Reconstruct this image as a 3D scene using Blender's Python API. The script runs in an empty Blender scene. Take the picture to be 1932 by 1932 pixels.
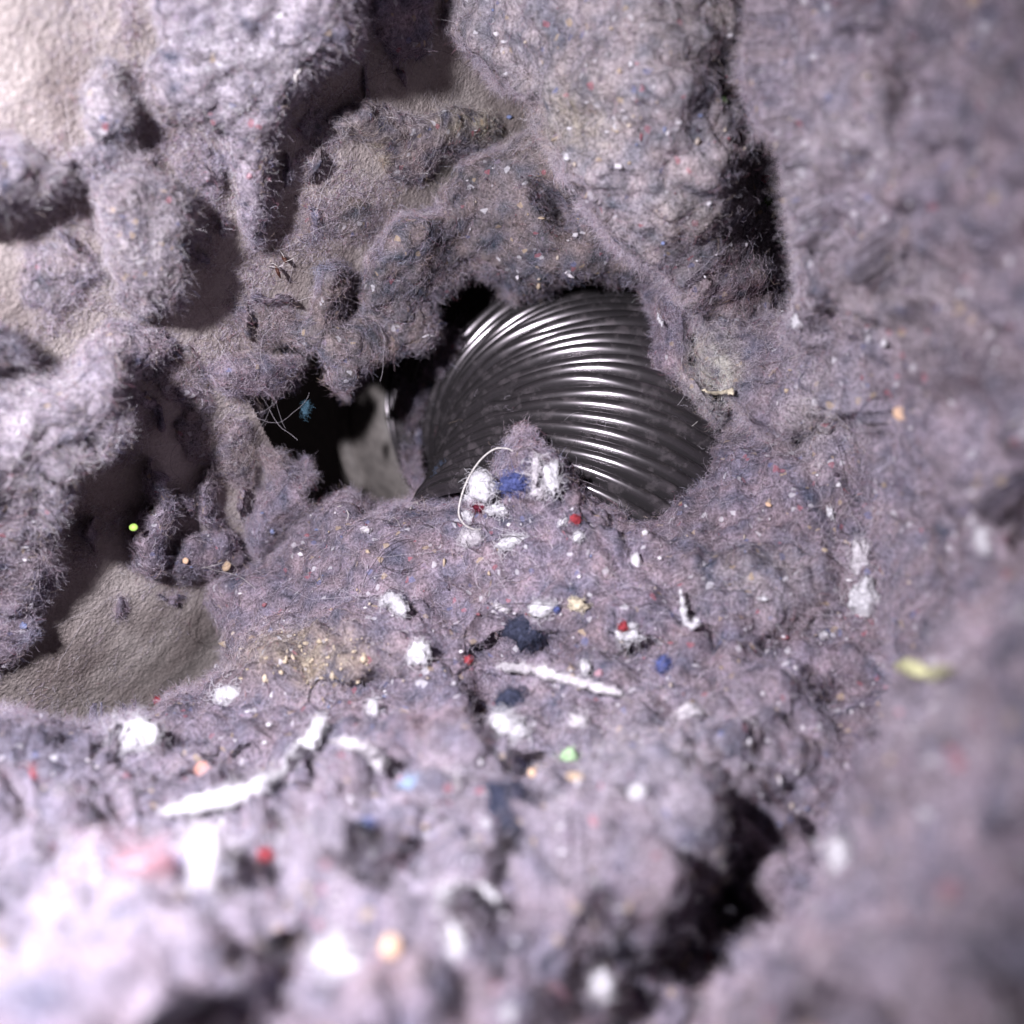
import bpy, math, time
import numpy as np
T0 = time.time()
S = bpy.context.scene
COL = S.collection
rng = np.random.default_rng(11)

# ------------------------------------------------------------------ camera, world, lamp
F = 2075.0                      # focal length in units of a 1932-unit wide frame
PITCH = math.radians(14.0)
CAM = np.array([0.0, 0.0, 0.30])
RIGHT = np.array([1.0, 0.0, 0.0])
FWD = np.array([0.0, math.cos(PITCH), -math.sin(PITCH)])
UP = np.array([0.0, math.sin(PITCH), math.cos(PITCH)])

def to_world(P):                # P: x right, y down, z depth (metres from the lens)
    P = np.asarray(P, float)
    return CAM + P[..., 0:1] * RIGHT - P[..., 1:2] * UP + P[..., 2:3] * FWD

def ray(x, y, d):               # a point d metres deep along the direction (x, y)
    x, y, d = np.broadcast_arrays(np.asarray(x, float), np.asarray(y, float), np.asarray(d, float))
    return np.stack([(x - 966) / F * d, (y - 966) / F * d, d], -1)

cam = bpy.data.cameras.new('camera')
cam.sensor_width = 36.0
cam.lens = 36.0 * F / 1932.0
cam.clip_start = 0.005
cam.clip_end = 10.0
cam.dof.use_dof = True
cam.dof.focus_distance = 0.252
cam.dof.aperture_fstop = cam.lens / 3.6
cam.dof.aperture_blades = 0
cam_ob = bpy.data.objects.new('camera', cam)
cam_ob.location = CAM
cam_ob.rotation_euler = (math.pi / 2 - PITCH, 0, 0)
COL.objects.link(cam_ob)
S.camera = cam_ob

w = bpy.data.worlds.new('World')
S.world = w
w.use_nodes = True
w.node_tree.nodes['Background'].inputs[0].default_value = (0.82, 0.68, 0.80, 1)
w.node_tree.nodes['Background'].inputs[1].default_value = 0.019

lp = bpy.data.lights.new('torch', 'SPOT')
lp.energy = 5.6
lp.spot_size = math.radians(122)
lp.spot_blend = 1.0
lp.color = (0.955, 0.925, 1.0)
lp.shadow_soft_size = 0.005
lo = bpy.data.objects.new('torch', lp)
LAMP = to_world(np.array([-0.079, -0.042, 0.000]))
AIM = to_world(np.array([-0.075, 0.010, 0.20]))
lo.location = LAMP
from mathutils import Vector
lo.rotation_euler = Vector(AIM - LAMP).to_track_quat('-Z', 'Y').to_euler()
COL.objects.link(lo)

S.view_settings.view_transform = 'Standard'
S.view_settings.look = 'None'
S.view_settings.exposure = 0.0
S.view_settings.gamma = 1.0
S.cycles.max_bounces = 6
S.cycles.diffuse_bounces = 3
S.cycles.glossy_bounces = 3
S.cycles.caustics_reflective = False
S.cycles.caustics_refractive = False
S.cycles_curves.shape = 'RIBBONS'
S.cycles_curves.subdivisions = 2

# ------------------------------------------------------------------ noise and interpolation
_perm = rng.permutation(4096).astype(np.int64)
_grad = rng.normal(size=(4096, 3))
_grad /= np.linalg.norm(_grad, axis=1)[:, None]

def perlin(P, scale, seed=0):
    Q = P * scale + seed * 17.31
    I = np.floor(Q).astype(np.int64)
    f = Q - I
    u = f * f * f * (f * (f * 6 - 15) + 10)
    out = 0
    for dx in (0, 1):
        hx = _perm[(I[:, 0] + dx) & 4095]
        wx = u[:, 0] if dx else 1 - u[:, 0]
        for dy in (0, 1):
            hy = _perm[(hx + I[:, 1] + dy) & 4095]
            wy = u[:, 1] if dy else 1 - u[:, 1]
            for dz in (0, 1):
                h = _perm[(hy + I[:, 2] + dz) & 4095]
                wz = u[:, 2] if dz else 1 - u[:, 2]
                g = _grad[h]
                out = out + wx * wy * wz * (g[:, 0] * (f[:, 0] - dx) + g[:, 1] * (f[:, 1] - dy) + g[:, 2] * (f[:, 2] - dz))
    return out * 1.5

def tps(ctrl):                   # thin plate interpolation of control values
    c = np.array(ctrl, float)
    X = c[:, :2] / 500.0
    n = len(c)
    def U(r2):
        return 0.5 * r2 * np.log(r2 + 1e-9)
    K = U(((X[:, None] - X[None]) ** 2).sum(2)) + 1e-3 * np.eye(n)
    Pm = np.c_[np.ones(n), X]
    A = np.block([[K, Pm], [Pm.T, np.zeros((3, 3))]])
    s = np.linalg.solve(A, np.r_[c[:, 2], np.zeros(3)])
    def ev(x, y):
        Q = np.c_[x, y] / 500.0
        r = s[n] + Q @ s[n + 1:]
        for i in range(n):
            r = r + s[i] * U(((Q - X[i]) ** 2).sum(1))
        return r
    return ev

def sdist(poly, x, y):           # signed distance to a closed outline, positive inside
    p = np.array(poly, float)
    q = np.roll(p, -1, 0)
    best = np.full(len(x), 1e9)
    inside = np.zeros(len(x), bool)
    for (ax, ay), (bx, by) in zip(p, q):
        ex, ey = bx - ax, by - ay
        t = np.clip(((x - ax) * ex + (y - ay) * ey) / (ex * ex + ey * ey + 1e-9), 0, 1)
        best = np.minimum(best, (x - ax - t * ex) ** 2 + (y - ay - t * ey) ** 2)
        with np.errstate(divide='ignore', invalid='ignore'):
            c = ((ay > y) != (by > y)) & (x < ex * (y - ay) / (ey if ey else 1e-9) + ax)
        inside ^= c
    return np.where(inside, 1, -1) * np.sqrt(best)

# ------------------------------------------------------------------ materials
def mat(name):
    m = bpy.data.materials.new(name)
    m.use_nodes = True
    return m, m.node_tree.nodes, m.node_tree.links, m.node_tree.nodes['Principled BSDF']

def plain(name, rgb, rough=0.8, grain=0.25, scale=900.0, metal=0.0, bump=0.0, sheen=0.0):
    m, N, L, b = mat(name)
    tc = N.new('ShaderNodeTexCoord')
    nz = N.new('ShaderNodeTexNoise'); nz.inputs['Scale'].default_value = scale; nz.inputs['Detail'].default_value = 4
    L.new(tc.outputs['Object'], nz.inputs['Vector'])
    cr = N.new('ShaderNodeValToRGB')
    lo_ = tuple(max(0, c * (1 - grain)) for c in rgb); hi = tuple(min(1, c * (1 + grain * 0.5)) for c in rgb)
    cr.color_ramp.elements[0].position = 0.35; cr.color_ramp.elements[1].position = 0.65
    cr.color_ramp.elements[0].color = (*lo_, 1); cr.color_ramp.elements[1].color = (*hi, 1)
    L.new(nz.outputs[0], cr.inputs[0]); L.new(cr.outputs[0], b.inputs['Base Color'])
    b.inputs['Roughness'].default_value = rough
    b.inputs['Metallic'].default_value = metal
    b.inputs['Specular IOR Level'].default_value = 0.2 if not metal else 0.5
    if bump:
        bp = N.new('ShaderNodeBump'); bp.inputs['Distance'].default_value = bump; bp.inputs['Strength'].default_value = 1.0
        L.new(nz.outputs[0], bp.inputs['Height']); L.new(bp.outputs[0], b.inputs['Normal'])
    return m

def lint_material():
    m, N, L, b = mat('lint')
    tc = N.new('ShaderNodeTexCoord')
    at = N.new('ShaderNodeAttribute'); at.attribute_name = 'tint'
    nz = N.new('ShaderNodeTexNoise'); nz.inputs['Scale'].default_value = 1400; nz.inputs['Detail'].default_value = 5; nz.inputs['Roughness'].default_value = 0.7
    L.new(tc.outputs['Object'], nz.inputs['Vector'])
    mr = N.new('ShaderNodeMapRange'); mr.inputs[1].default_value = 0.3; mr.inputs[2].default_value = 0.7
    mr.inputs[3].default_value = 0.22; mr.inputs[4].default_value = 1.45
    L.new(nz.outputs[0], mr.inputs[0])
    mx = N.new('ShaderNodeMix'); mx.data_type = 'RGBA'; mx.blend_type = 'MULTIPLY'; mx.inputs[0].default_value = 1
    L.new(at.outputs['Color'], mx.inputs[6]); L.new(mr.outputs[0], mx.inputs[7])
    # coloured flecks caught in the lint
    vo = N.new('ShaderNodeTexVoronoi'); vo.inputs['Scale'].default_value = 900
    L.new(tc.outputs['Object'], vo.inputs['Vector'])
    sp = N.new('ShaderNodeSeparateColor'); L.new(vo.outputs['Color'], sp.inputs[0])
    cr = N.new('ShaderNodeValToRGB'); cr.color_ramp.interpolation = 'CONSTANT'
    pal = [(0, (.75, .73, .78)), (.28, (.10, .08, .11)), (.5, (.42, .13, .16)), (.62, (.55, .42, .28)), (.8, (.16, .18, .34)), (.9, (.3, .24, .32))]
    e = cr.color_ramp.elements
    e[0].position, e[0].color = 0, (*pal[0][1], 1)
    e[1].position, e[1].color = pal[1][0], (*pal[1][1], 1)
    for p_, c_ in pal[2:]:
        k = e.new(p_); k.color = (*c_, 1)
    L.new(sp.outputs[1], cr.inputs[0])
    gt = N.new('ShaderNodeMath'); gt.operation = 'LESS_THAN'; gt.inputs[1].default_value = 0.05; L.new(sp.outputs[0], gt.inputs[0])
    ml = N.new('ShaderNodeMath'); ml.operation = 'MULTIPLY'; ml.inputs[1].default_value = 0.6; L.new(gt.outputs[0], ml.inputs[0])
    m2 = N.new('ShaderNodeMix'); m2.data_type = 'RGBA'
    L.new(ml.outputs[0], m2.inputs[0]); L.new(mx.outputs[2], m2.inputs[6]); L.new(cr.outputs[0], m2.inputs[7])
    L.new(m2.outputs[2], b.inputs['Base Color'])
    b.inputs['Roughness'].default_value = 1.0
    b.inputs['Specular IOR Level'].default_value = 0.0
    bp = N.new('ShaderNodeBump'); bp.inputs['Distance'].default_value = 0.0006; bp.inputs['Strength'].default_value = 0.9
    L.new(nz.outputs[0], bp.inputs['Height']); L.new(bp.outputs[0], b.inputs['Normal'])
    return m

def fuzz_material():
    m, N, L, b = mat('lint_fibre')
    at = N.new('ShaderNodeAttribute'); at.attribute_name = 'tint'
    L.new(at.outputs['Color'], b.inputs['Base Color'])
    b.inputs['Roughness'].default_value = 0.8
    b.inputs['Specular IOR Level'].default_value = 0.15
    return m

def wall_material():
    m, N, L, b = mat('tan_plaster')
    tc = N.new('ShaderNodeTexCoord')
    n1 = N.new('ShaderNodeTexNoise'); n1.inputs['Scale'].default_value = 60; n1.inputs['Detail'].default_value = 6
    n2 = N.new('ShaderNodeTexNoise'); n2.inputs['Scale'].default_value = 1700; n2.inputs['Detail'].default_value = 3; n2.inputs['Distortion'].default_value = 1.2
    n3 = N.new('ShaderNodeTexVoronoi'); n3.inputs['Scale'].default_value = 1150; n3.feature = 'SMOOTH_F1'
    for n in (n1, n2, n3):
        L.new(tc.outputs['Object'], n.inputs['Vector'])
    cr = N.new('ShaderNodeValToRGB')
    cr.color_ramp.elements[0].position = .3; cr.color_ramp.elements[0].color = (.31, .255, .245, 1)
    cr.color_ramp.elements[1].position = .7; cr.color_ramp.elements[1].color = (.56, .495, .475, 1)
    L.new(n1.outputs[0], cr.inputs[0])
    mr = N.new('ShaderNodeMapRange'); mr.inputs[1].default_value = .3; mr.inputs[2].default_value = .7; mr.inputs[3].default_value = .75; mr.inputs[4].default_value = 1.12
    L.new(n2.outputs[0], mr.inputs[0])
    mx = N.new('ShaderNodeMix'); mx.data_type = 'RGBA'; mx.blend_type = 'MULTIPLY'; mx.inputs[0].default_value = 1
    L.new(cr.outputs[0], mx.inputs[6]); L.new(mr.outputs[0], mx.inputs[7])
    L.new(mx.outputs[2], b.inputs['Base Color'])
    ad = N.new('ShaderNodeMath'); ad.operation = 'ADD'; L.new(n2.outputs[0], ad.inputs[0]); L.new(n3.outputs[0], ad.inputs[1])
    bp = N.new('ShaderNodeBump'); bp.inputs['Distance'].default_value = 0.00035; bp.inputs['Strength'].default_value = 0.95
    L.new(ad.outputs[0], bp.inputs['Height']); L.new(bp.outputs[0], b.inputs['Normal'])
    b.inputs['Roughness'].default_value = 0.62
    b.inputs['Specular IOR Level'].default_value = 0.35
    return m

def metal_material():
    m, N, L, b = mat('duct_foil')
    tc = N.new('ShaderNodeTexCoord')
    nz = N.new('ShaderNodeTexNoise'); nz.inputs['Scale'].default_value = 260; nz.inputs['Detail'].default_value = 6; nz.inputs['Roughness'].default_value = .65
    L.new(tc.outputs['Object'], nz.inputs['Vector'])
    mr = N.new('ShaderNodeMapRange'); mr.inputs[1].default_value = .52; mr.inputs[2].default_value = .74; L.new(nz.outputs[0], mr.inputs[0])
    mx = N.new('ShaderNodeMix'); mx.data_type = 'RGBA'
    mx.inputs[6].default_value = (.145, .132, .142, 1); mx.inputs[7].default_value = (.12, .10, .11, 1)
    L.new(mr.outputs[0], mx.inputs[0]); L.new(mx.outputs[2], b.inputs['Base Color'])
    sb = N.new('ShaderNodeMath'); sb.operation = 'MULTIPLY_ADD'; sb.inputs[1].default_value = -0.55; sb.inputs[2].default_value = 0.84
    L.new(mr.outputs[0], sb.inputs[0]); L.new(sb.outputs[0], b.inputs['Metallic'])
    m3 = N.new('ShaderNodeMapRange'); m3.inputs[3].default_value = .19; m3.inputs[4].default_value = .30; L.new(nz.outputs[0], m3.inputs[0])
    L.new(m3.outputs[0], b.inputs['Roughness'])
    return m

LINT = lint_material(); FUZZ = fuzz_material(); WALL = wall_material(); METAL = metal_material()
GALV = plain('vent_sleeve_paint', (.20, .18, .17), .5, .2, 300)
CAVITY = plain('cavity_board', (.10, .075, .07), .9, .3, 40)
WHITE = plain('white_fluff', (.66, .64, .68), .95, .32, 1100, bump=.0003)
PALE = plain('pale_fluff', (.62, .58, .62), .95, .3, 1500, bump=.0003)
CREAM = plain('cream_fluff', (.68, .60, .46), .95, .25, 1200, bump=.0003)
NAVY = plain('navy_fluff', (.045, .05, .085), .95, .5, 1500, bump=.0003)
BLUE = plain('blue_fluff', (.10, .12, .30), .95, .4, 1500, bump=.0003)
SKY = plain('light_blue_fluff', (.30, .40, .56), .95, .3, 1500, bump=.0003)
TEAL = plain('teal_fluff', (.05, .10, .14), .95, .3, 1500)
RED = plain('red_fluff', (.40, .06, .075), .95, .3, 1500, bump=.0003)
MAROON = plain('maroon_fluff', (.16, .02, .04), .95, .4, 1500, bump=.0003)
PINK = plain('pink_fluff', (.50, .29, .34), .95, .3, 1500, bump=.0003)
LILAC = plain('lilac_fluff', (.42, .42, .68), .95, .3, 1500, bump=.0003)
ORANGE = plain('orange_scrap', (.58, .32, .20), .6, .15, 600)
SALMON = plain('salmon_scrap', (.68, .32, .25), .6, .15, 600)
PEACH = plain('peach_scrap', (.70, .47, .32), .6, .15, 600)
LIME = plain('lime_bead', (.50, .78, .16), .35, .1, 400)
MINT = plain('light_green_scrap', (.42, .62, .36), .6, .15, 600)
MOSS = plain('moss_green_fluff', (.07, .13, .035), .9, .3, 900)
YELLOW = plain('yellow_strip', (.58, .57, .33), .6, .25, 500)
HAIR = plain('dark_hair', (.03, .02, .022), .45, .2, 500)
HUSK = plain('brown_husk', (.07, .03, .022), .4, .3, 700)
THREAD = plain('white_thread', (.70, .66, .64), .8, .35, 2500, bump=.0002)
TAN = plain('tan_flake', (.52, .38, .26), .8, .3, 900)

# ------------------------------------------------------------------ object helpers
def tag(o, label=None, cat=None, group=None, kind=None):
    for k, v in (('label', label), ('category', cat), ('group', group), ('kind', kind)):
        if v:
            o[k] = v
    return o

def mesh_object(name, verts, faces, material, parent=None, origin=None, smooth=True):
    """verts in world space; faces an (n,4) or (n,3) index array"""
    V = np.asarray(verts, float)
    if parent is not None:
        org = np.array(parent.location)
    else:
        org = np.asarray(origin if origin is not None else V.mean(0), float)
    me = bpy.data.meshes.new(name)
    fa = np.asarray(faces, np.int32)
    me.vertices.add(len(V)); me.vertices.foreach_set('co', (V - org).astype(np.float32).ravel())
    k = fa.shape[1]
    me.loops.add(fa.size); me.loops.foreach_set('vertex_index', fa.ravel())
    me.polygons.add(len(fa))
    me.polygons.foreach_set('loop_start', np.arange(0, fa.size, k, dtype=np.int32))
    me.update(calc_edges=True)
    if smooth:
        me.polygons.foreach_set('use_smooth', np.ones(len(fa), bool))
    me.materials.append(material)
    o = bpy.data.objects.new(name, me)
    COL.objects.link(o)
    if parent is not None:
        o.parent = parent
    else:
        o.location = org
    return o

def fuzz_object(name, pts, radius, tint, parent, material=None):
    n, k, _ = pts.shape
    hc = bpy.data.hair_curves.new(name)
    hc.add_curves([k] * n)
    hc.attributes['position'].data.foreach_set('vector', (pts - np.array(parent.location)).astype(np.float32).ravel())
    hc.points.foreach_set('radius', np.broadcast_to(radius, (n, k)).astype(np.float32).ravel())
    a = hc.attributes.new('tint', 'FLOAT_COLOR', 'CURVE')
    a.data.foreach_set('color', np.c_[tint, np.ones(n)].astype(np.float32).ravel())
    hc.materials.append(material or FUZZ)
    o = bpy.data.objects.new(name, hc)
    COL.objects.link(o)
    o.parent = parent
    o['kind'] = 'stuff'
    return o

def fibres(root, nrm, length, K=7, curl=0.8, lift=0.45):
    """curly strands: a random walk that starts on the surface and is pulled along it"""
    n = len(root)
    t = rng.normal(size=(n, 3)); t -= (t * nrm).sum(1)[:, None] * nrm
    t /= np.linalg.norm(t, axis=1)[:, None] + 1e-9
    l = np.abs(rng.normal(size=n)) * lift
    d = t + nrm * l[:, None]
    d /= np.linalg.norm(d, axis=1)[:, None]
    step = (length / (K - 1))[:, None]
    pts = np.empty((n, K, 3))
    p = root - d * step * 0.5
    bend = rng.normal(size=(n, 3)) * curl
    bend -= (bend * nrm).sum(1)[:, None] * nrm * .5
    for k in range(K):
        pts[:, k] = p
        d = d + bend * 0.45 + rng.normal(size=(n, 3)) * curl * 0.35 - nrm * (0.08 * k)
        d /= np.linalg.norm(d, axis=1)[:, None]
        p = p + d * step
    return pts

PALETTE = np.array([[.46, .41, .46], [.60, .55, .61], [.30, .25, .29], [.84, .81, .86], [.055, .04, .05], [.36, .14, .18], [.13, .15, .28], [.52, .43, .33], [.40, .30, .35]])
PALETTE *= np.array([1.0, .955, 1.03])
PWEIGHT = np.array([.20, .17, .15, .12, .20, .035, .03, .055, .04]); PWEIGHT /= PWEIGHT.sum()

# patches of another tint in the lint, the wide pale ones painting in brightness (x, y, rx, ry, colour, amount)
PATCH = [
    (1085, 225, 75, 70, (.54, .48, .40), .75), (575, 1245, 130, 48, (.45, .37, .29), .75), (890, 230, 100, 50, (.52, .46, .38), .7),
    (1350, 700, 45, 75, (.70, .66, .60), .8), (690, 300, 90, 90, (.46, .38, .31), .8), (1540, 800, 40, 60, (.60, .54, .48), .6),
    (1390, 545, 60, 40, (.30, .16, .18), .6), (470, 330, 70, 130, (.58, .50, .58), .8), (1300, 390, 60, 40, (.52, .46, .40), .5),
    (60, 1420, 170, 60, (.20, .19, .26), .7), (100, 1760, 300, 240, (.46, .43, .54), .3), (450, 80, 190, 170, (.68, .62, .70), .9), (40, 340, 150, 90, (.60, .54, .60), .8), (280, 450, 120, 140, (.50, .45, .48), .7), (80, 800, 200, 260, (.54, .48, .54), .8), (1500, 420, 70, 260, (.56, .50, .56), .6), (200, 190, 80, 100, (.58, .52, .57), .8), (260, 1640, 80, 40, (.55, .28, .34), .6),  # pale lint at left, lightened further to paint in the lamp's glow
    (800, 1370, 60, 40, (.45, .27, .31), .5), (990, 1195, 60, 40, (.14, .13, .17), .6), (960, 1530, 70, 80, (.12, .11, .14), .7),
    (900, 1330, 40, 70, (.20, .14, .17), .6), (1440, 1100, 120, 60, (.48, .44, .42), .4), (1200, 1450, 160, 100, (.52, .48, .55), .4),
    (480, 1640, 560, 200, (.50, .455, .55), .5), (1150, 1480, 300, 160, (.50, .455, .53), .45),  # pale glow of the lower bank painted into the tint
    (610, 1000, 120, 40, (.36, .31, .36), .3), (500, 640, 90, 40, (.40, .33, .29), .5), (460, 860, 70, 60, (.38, .31, .28), .5),
    (1600, 250, 90, 120, (.57, .50, .56), .7), (1560, 780, 70, 100, (.60, .54, .60), .6), (1800, 700, 110, 60, (.30, .25, .29), .6), (1700, 1500, 130, 60, (.32, .27, .32), .6), (1820, 1380, 70, 60, (.52, .46, .52), .6), (1640, 480, 60, 50, (.30, .25, .28), .5), (1760, 950, 60, 60, (.30, .25, .30), .5),
    (1330, 60, 120, 90, (.44, .38, .36), .5), (1700, 560, 120, 120, (.44, .39, .41), .5),
]

# ------------------------------------------------------------------ lint layers
ZB = np.full((520, 520), 9.0)      # nearest surface found so far, for setting small things down on it
NB = np.zeros((520, 520, 3))
def zb_add(P, n):
    ix = ((P[:, 0] / P[:, 2] * F + 966) / 4 + 15).astype(int); iy = ((P[:, 1] / P[:, 2] * F + 966) / 4 + 15).astype(int)
    ok = (ix >= 0) & (ix < 520) & (iy >= 0) & (iy < 520)
    ix, iy, z, n = ix[ok], iy[ok], P[ok, 2], n[ok]
    o = np.argsort(-z)
    ix, iy, z, n = ix[o], iy[o], z[o], n[o]
    up = z < ZB[iy, ix]
    ZB[iy[up], ix[up]] = z[up]; NB[iy[up], ix[up]] = n[up]

def surf(x, y, r=2):
    ix, iy = int(x / 4 + 15), int(y / 4 + 15)
    zz = ZB[max(0, iy - r):iy + r + 1, max(0, ix - r):ix + r + 1]
    nn = NB[max(0, iy - r):iy + r + 1, max(0, ix - r):ix + r + 1]
    ok = zz < 5
    if not ok.any():
        return 0.27, np.array([0, -.4, -.9])
    n = nn[ok].mean(0)
    return float(np.percentile(zz[ok], 35)), n / (np.linalg.norm(n) + 1e-9)

def surf_min(x, y, r=3):
    ix, iy = int(x / 4 + 15), int(y / 4 + 15)
    zz = ZB[max(0, iy - r):iy + r + 1, max(0, ix - r):ix + r + 1]
    return float(zz[zz < 5].min()) if (zz < 5).any() else .27

def wall_depth(x, y):
    return 1.0 / np.maximum(1.2, 5.6 - .0019 * np.asarray(x, float) - .0013 * np.asarray(y, float))

def grid_faces(keep, nx, ny):
    idx = np.arange(nx * ny).reshape(ny, nx)
    a, b, c, d = idx[:-1, :-1].ravel(), idx[:-1, 1:].ravel(), idx[1:, 1:].ravel(), idx[1:, :-1].ravel()
    k = keep[a] & keep[b] & keep[c] & keep[d]
    f = np.stack([a, d, c, b], 1)[k]
    used = np.unique(f)
    remap = np.full(nx * ny, -1, np.int64); remap[used] = np.arange(len(used))
    return remap[f], used

def normals_of(P, nx, ny):
    G = P.reshape(ny, nx, 3)
    du = np.gradient(G, axis=1); dv = np.gradient(G, axis=0)
    n = np.cross(du, dv).reshape(-1, 3)
    n /= np.linalg.norm(n, axis=1)[:, None] + 1e-12
    n[n[:, 2] > 0] *= -1
    return n

def lint(name, label, cat, poly, depth, group=None, dents=(), T=0.03, W=120, ragged=1.0, amp=1.0, step=3.5,
         strands=20000, seed=1, tintmul=1.0, smoothmul=1.0, on_wall=False, fl=0.0021, tintbase=None):
    p = np.array(poly, float)
    x0, y0 = p.min(0) - 45; x1, y1 = p.max(0) + 45
    xs = np.arange(x0, x1, step); ys = np.arange(y0, y1, step)
    nx, ny = len(xs), len(ys)
    X, Y = [a.ravel() for a in np.meshgrid(xs, ys)]
    q = np.c_[X, Y, np.full(len(X), seed * 91.7)]
    wx = 26 * perlin(q, 1 / 95, seed) + 16 * perlin(q, 1 / 36, seed + 3) + 9 * perlin(q, 1 / 14, seed + 5)
    wy = 26 * perlin(q, 1 / 95, seed + 7) + 16 * perlin(q, 1 / 36, seed + 9) + 9 * perlin(q, 1 / 14, seed + 11)
    sd = sdist(poly, X + wx * ragged, Y + wy * ragged)
    ps = sdist(poly, X + 24 * perlin(q, 1 / 100, seed) + (16 * perlin(q, 1 / 40, seed + 3) if on_wall else 0), Y + 24 * perlin(q, 1 / 100, seed + 7) + (16 * perlin(q, 1 / 40, seed + 9) if on_wall else 0))
    if on_wall:
        base = wall_depth(X, Y)
        s = np.clip((.65 * ps + .35 * sd) / W, -0.4, 1)
        prof = np.where(s > 0, np.sqrt(np.maximum(0, 1 - (1 - s) ** 2)), 2.0 * s)
        hgt = depth if np.isscalar(depth) else tps(depth)(X, Y)
        d = base - hgt * prof + 0.0015
        keep = sd > -14
    else:
        d = tps(depth)(X, Y)
        s = np.clip(ps / W, 0, 1)
        d = d + T * (1 - np.sqrt(np.maximum(0, 1 - (1 - s) ** 2)))
        keep = sd > 0
    for (cx, cy, rx, ry, ang, am) in dents:
        ca, sa = math.cos(math.radians(ang)), math.sin(math.radians(ang))
        u = ((X - cx) * ca + (Y - cy) * sa) / rx; v = (-(X - cx) * sa + (Y - cy) * ca) / ry
        d = d + am * np.exp(-(u * u + v * v) * 1.2)
    P = ray(X, Y, d)
    n = normals_of(P, nx, ny)
    sc = 1.0 / smoothmul
    h = 0.0072 * perlin(P, 38 * sc, seed) + 0.0070 * (np.abs(perlin(P, 95 * sc, seed + 1)) - .25)
    h += 0.0036 * (np.abs(perlin(P, 200 * sc, seed + 2)) - .25) + 0.0008 * (np.abs(perlin(P, 480, seed + 4)) - .25)
    h += 0.00025 * perlin(P, 1000, seed + 6)
    fade = np.clip(sd / 30, 0.25, 1) if on_wall else 1.0
    near = .8 + .5 * np.clip((.25 - d) / .09, 0, 1)
    G_ = P.reshape(ny, nx, 3)
    sp_ = np.linalg.norm(np.gradient(G_, axis=1), axis=2) + np.linalg.norm(np.gradient(G_, axis=0), axis=2)
    calm = np.clip(2.6 * (2 * step * d / F).reshape(ny, nx) / sp_, .12, 1).ravel()
    P = P + n * (h * amp * fade * near * calm)[:, None]
    n = normals_of(P, nx, ny)
    faces, used = grid_faces(keep, nx, ny)
    P, n, X, Y, sd = P[used], n[used], X[used], Y[used], sd[used]
    zb_add(P, n)
    Wd = to_world(P)
    ob = mesh_object(name, Wd, faces, LINT, origin=Wd[np.argmax(Wd[:, 1])] * 0.3 + Wd.mean(0) * 0.7)
    tag(ob, label, cat, group)
    # colour of the fibres
    base = np.array(tintbase if tintbase is not None else [.375, .312, .385])
    c = np.repeat(base[None], len(P), 0)
    a1 = perlin(P, 70, seed + 20); a2 = perlin(P, 190, seed + 21); a3 = perlin(P, 420, seed + 22)
    c = c * (1 + .30 * a1 + .35 * a2 + .35 * a3)[:, None]
    c += np.c_[.05 * a2 + .02 * a3, .0 * a2, -.05 * a2]
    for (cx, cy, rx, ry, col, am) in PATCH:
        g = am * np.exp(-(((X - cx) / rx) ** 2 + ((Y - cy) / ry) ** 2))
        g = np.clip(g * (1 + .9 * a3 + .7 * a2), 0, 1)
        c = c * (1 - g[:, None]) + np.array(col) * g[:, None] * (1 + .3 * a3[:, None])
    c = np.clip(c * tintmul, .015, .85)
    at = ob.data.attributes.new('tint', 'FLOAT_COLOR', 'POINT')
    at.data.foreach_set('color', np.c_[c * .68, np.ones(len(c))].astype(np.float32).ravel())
    # fuzz
    strands = int(strands * 2.6)
    if strands:
        inside = ((X > -70) & (X < 2000) & (Y > -70) & (Y < 2000))[faces].all(1)
        ar = np.linalg.norm(np.cross(Wd[faces[:, 2]] - Wd[faces[:, 0]], Wd[faces[:, 3]] - Wd[faces[:, 1]]), axis=1)
        wgt = ar * inside * (1 + 1.6 * (sd[faces].min(1) < 22))
        fi = rng.choice(len(faces), strands, p=wgt / wgt.sum())
        i = faces[fi, rng.integers(0, 4, strands)]
        u_, v_ = rng.random((strands, 1)), rng.random((strands, 1))
        q0, q1, q2, q3 = (Wd[faces[fi, k]] for k in range(4))
        nw = n[i, 0:1] * RIGHT - n[i, 1:2] * UP + n[i, 2:3] * FWD
        root = (q0 * (1 - u_) + q1 * u_) * (1 - v_) + (q3 * (1 - u_) + q2 * u_) * v_ + rng.normal(size=(strands, 3)) * 0.0003 + nw * (rng.random((strands, 1)) ** 3 * .0013 - .0002)
        L_ = fl * (.72 if on_wall else 1) * np.exp(rng.normal(size=strands) * np.where(sd[i] < 22, .62, .5)) * np.where(sd[i] < 22, .95 if on_wall else 1.05, 1)
        L_ = np.minimum(L_, .0040)
        pts = fibres(root, nw, L_, K=9, curl=1.6, lift=.34)
        pc = PALETTE[rng.choice(len(PALETTE), strands, p=PWEIGHT)]
        tc = np.clip(.98 * (.80 * pc * (c[i] / base) ** .9 + .20 * c[i]), .01, .9)
        rr = 0.0000118 * np.exp(rng.normal(size=strands) * .3)
        prof = np.array([.7, 1, 1, 1, 1, 1, 1, .85, .45])
        fuzz_object('fuzz', pts, rr[:, None] * prof[None], tc, ob)
    return ob

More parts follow.
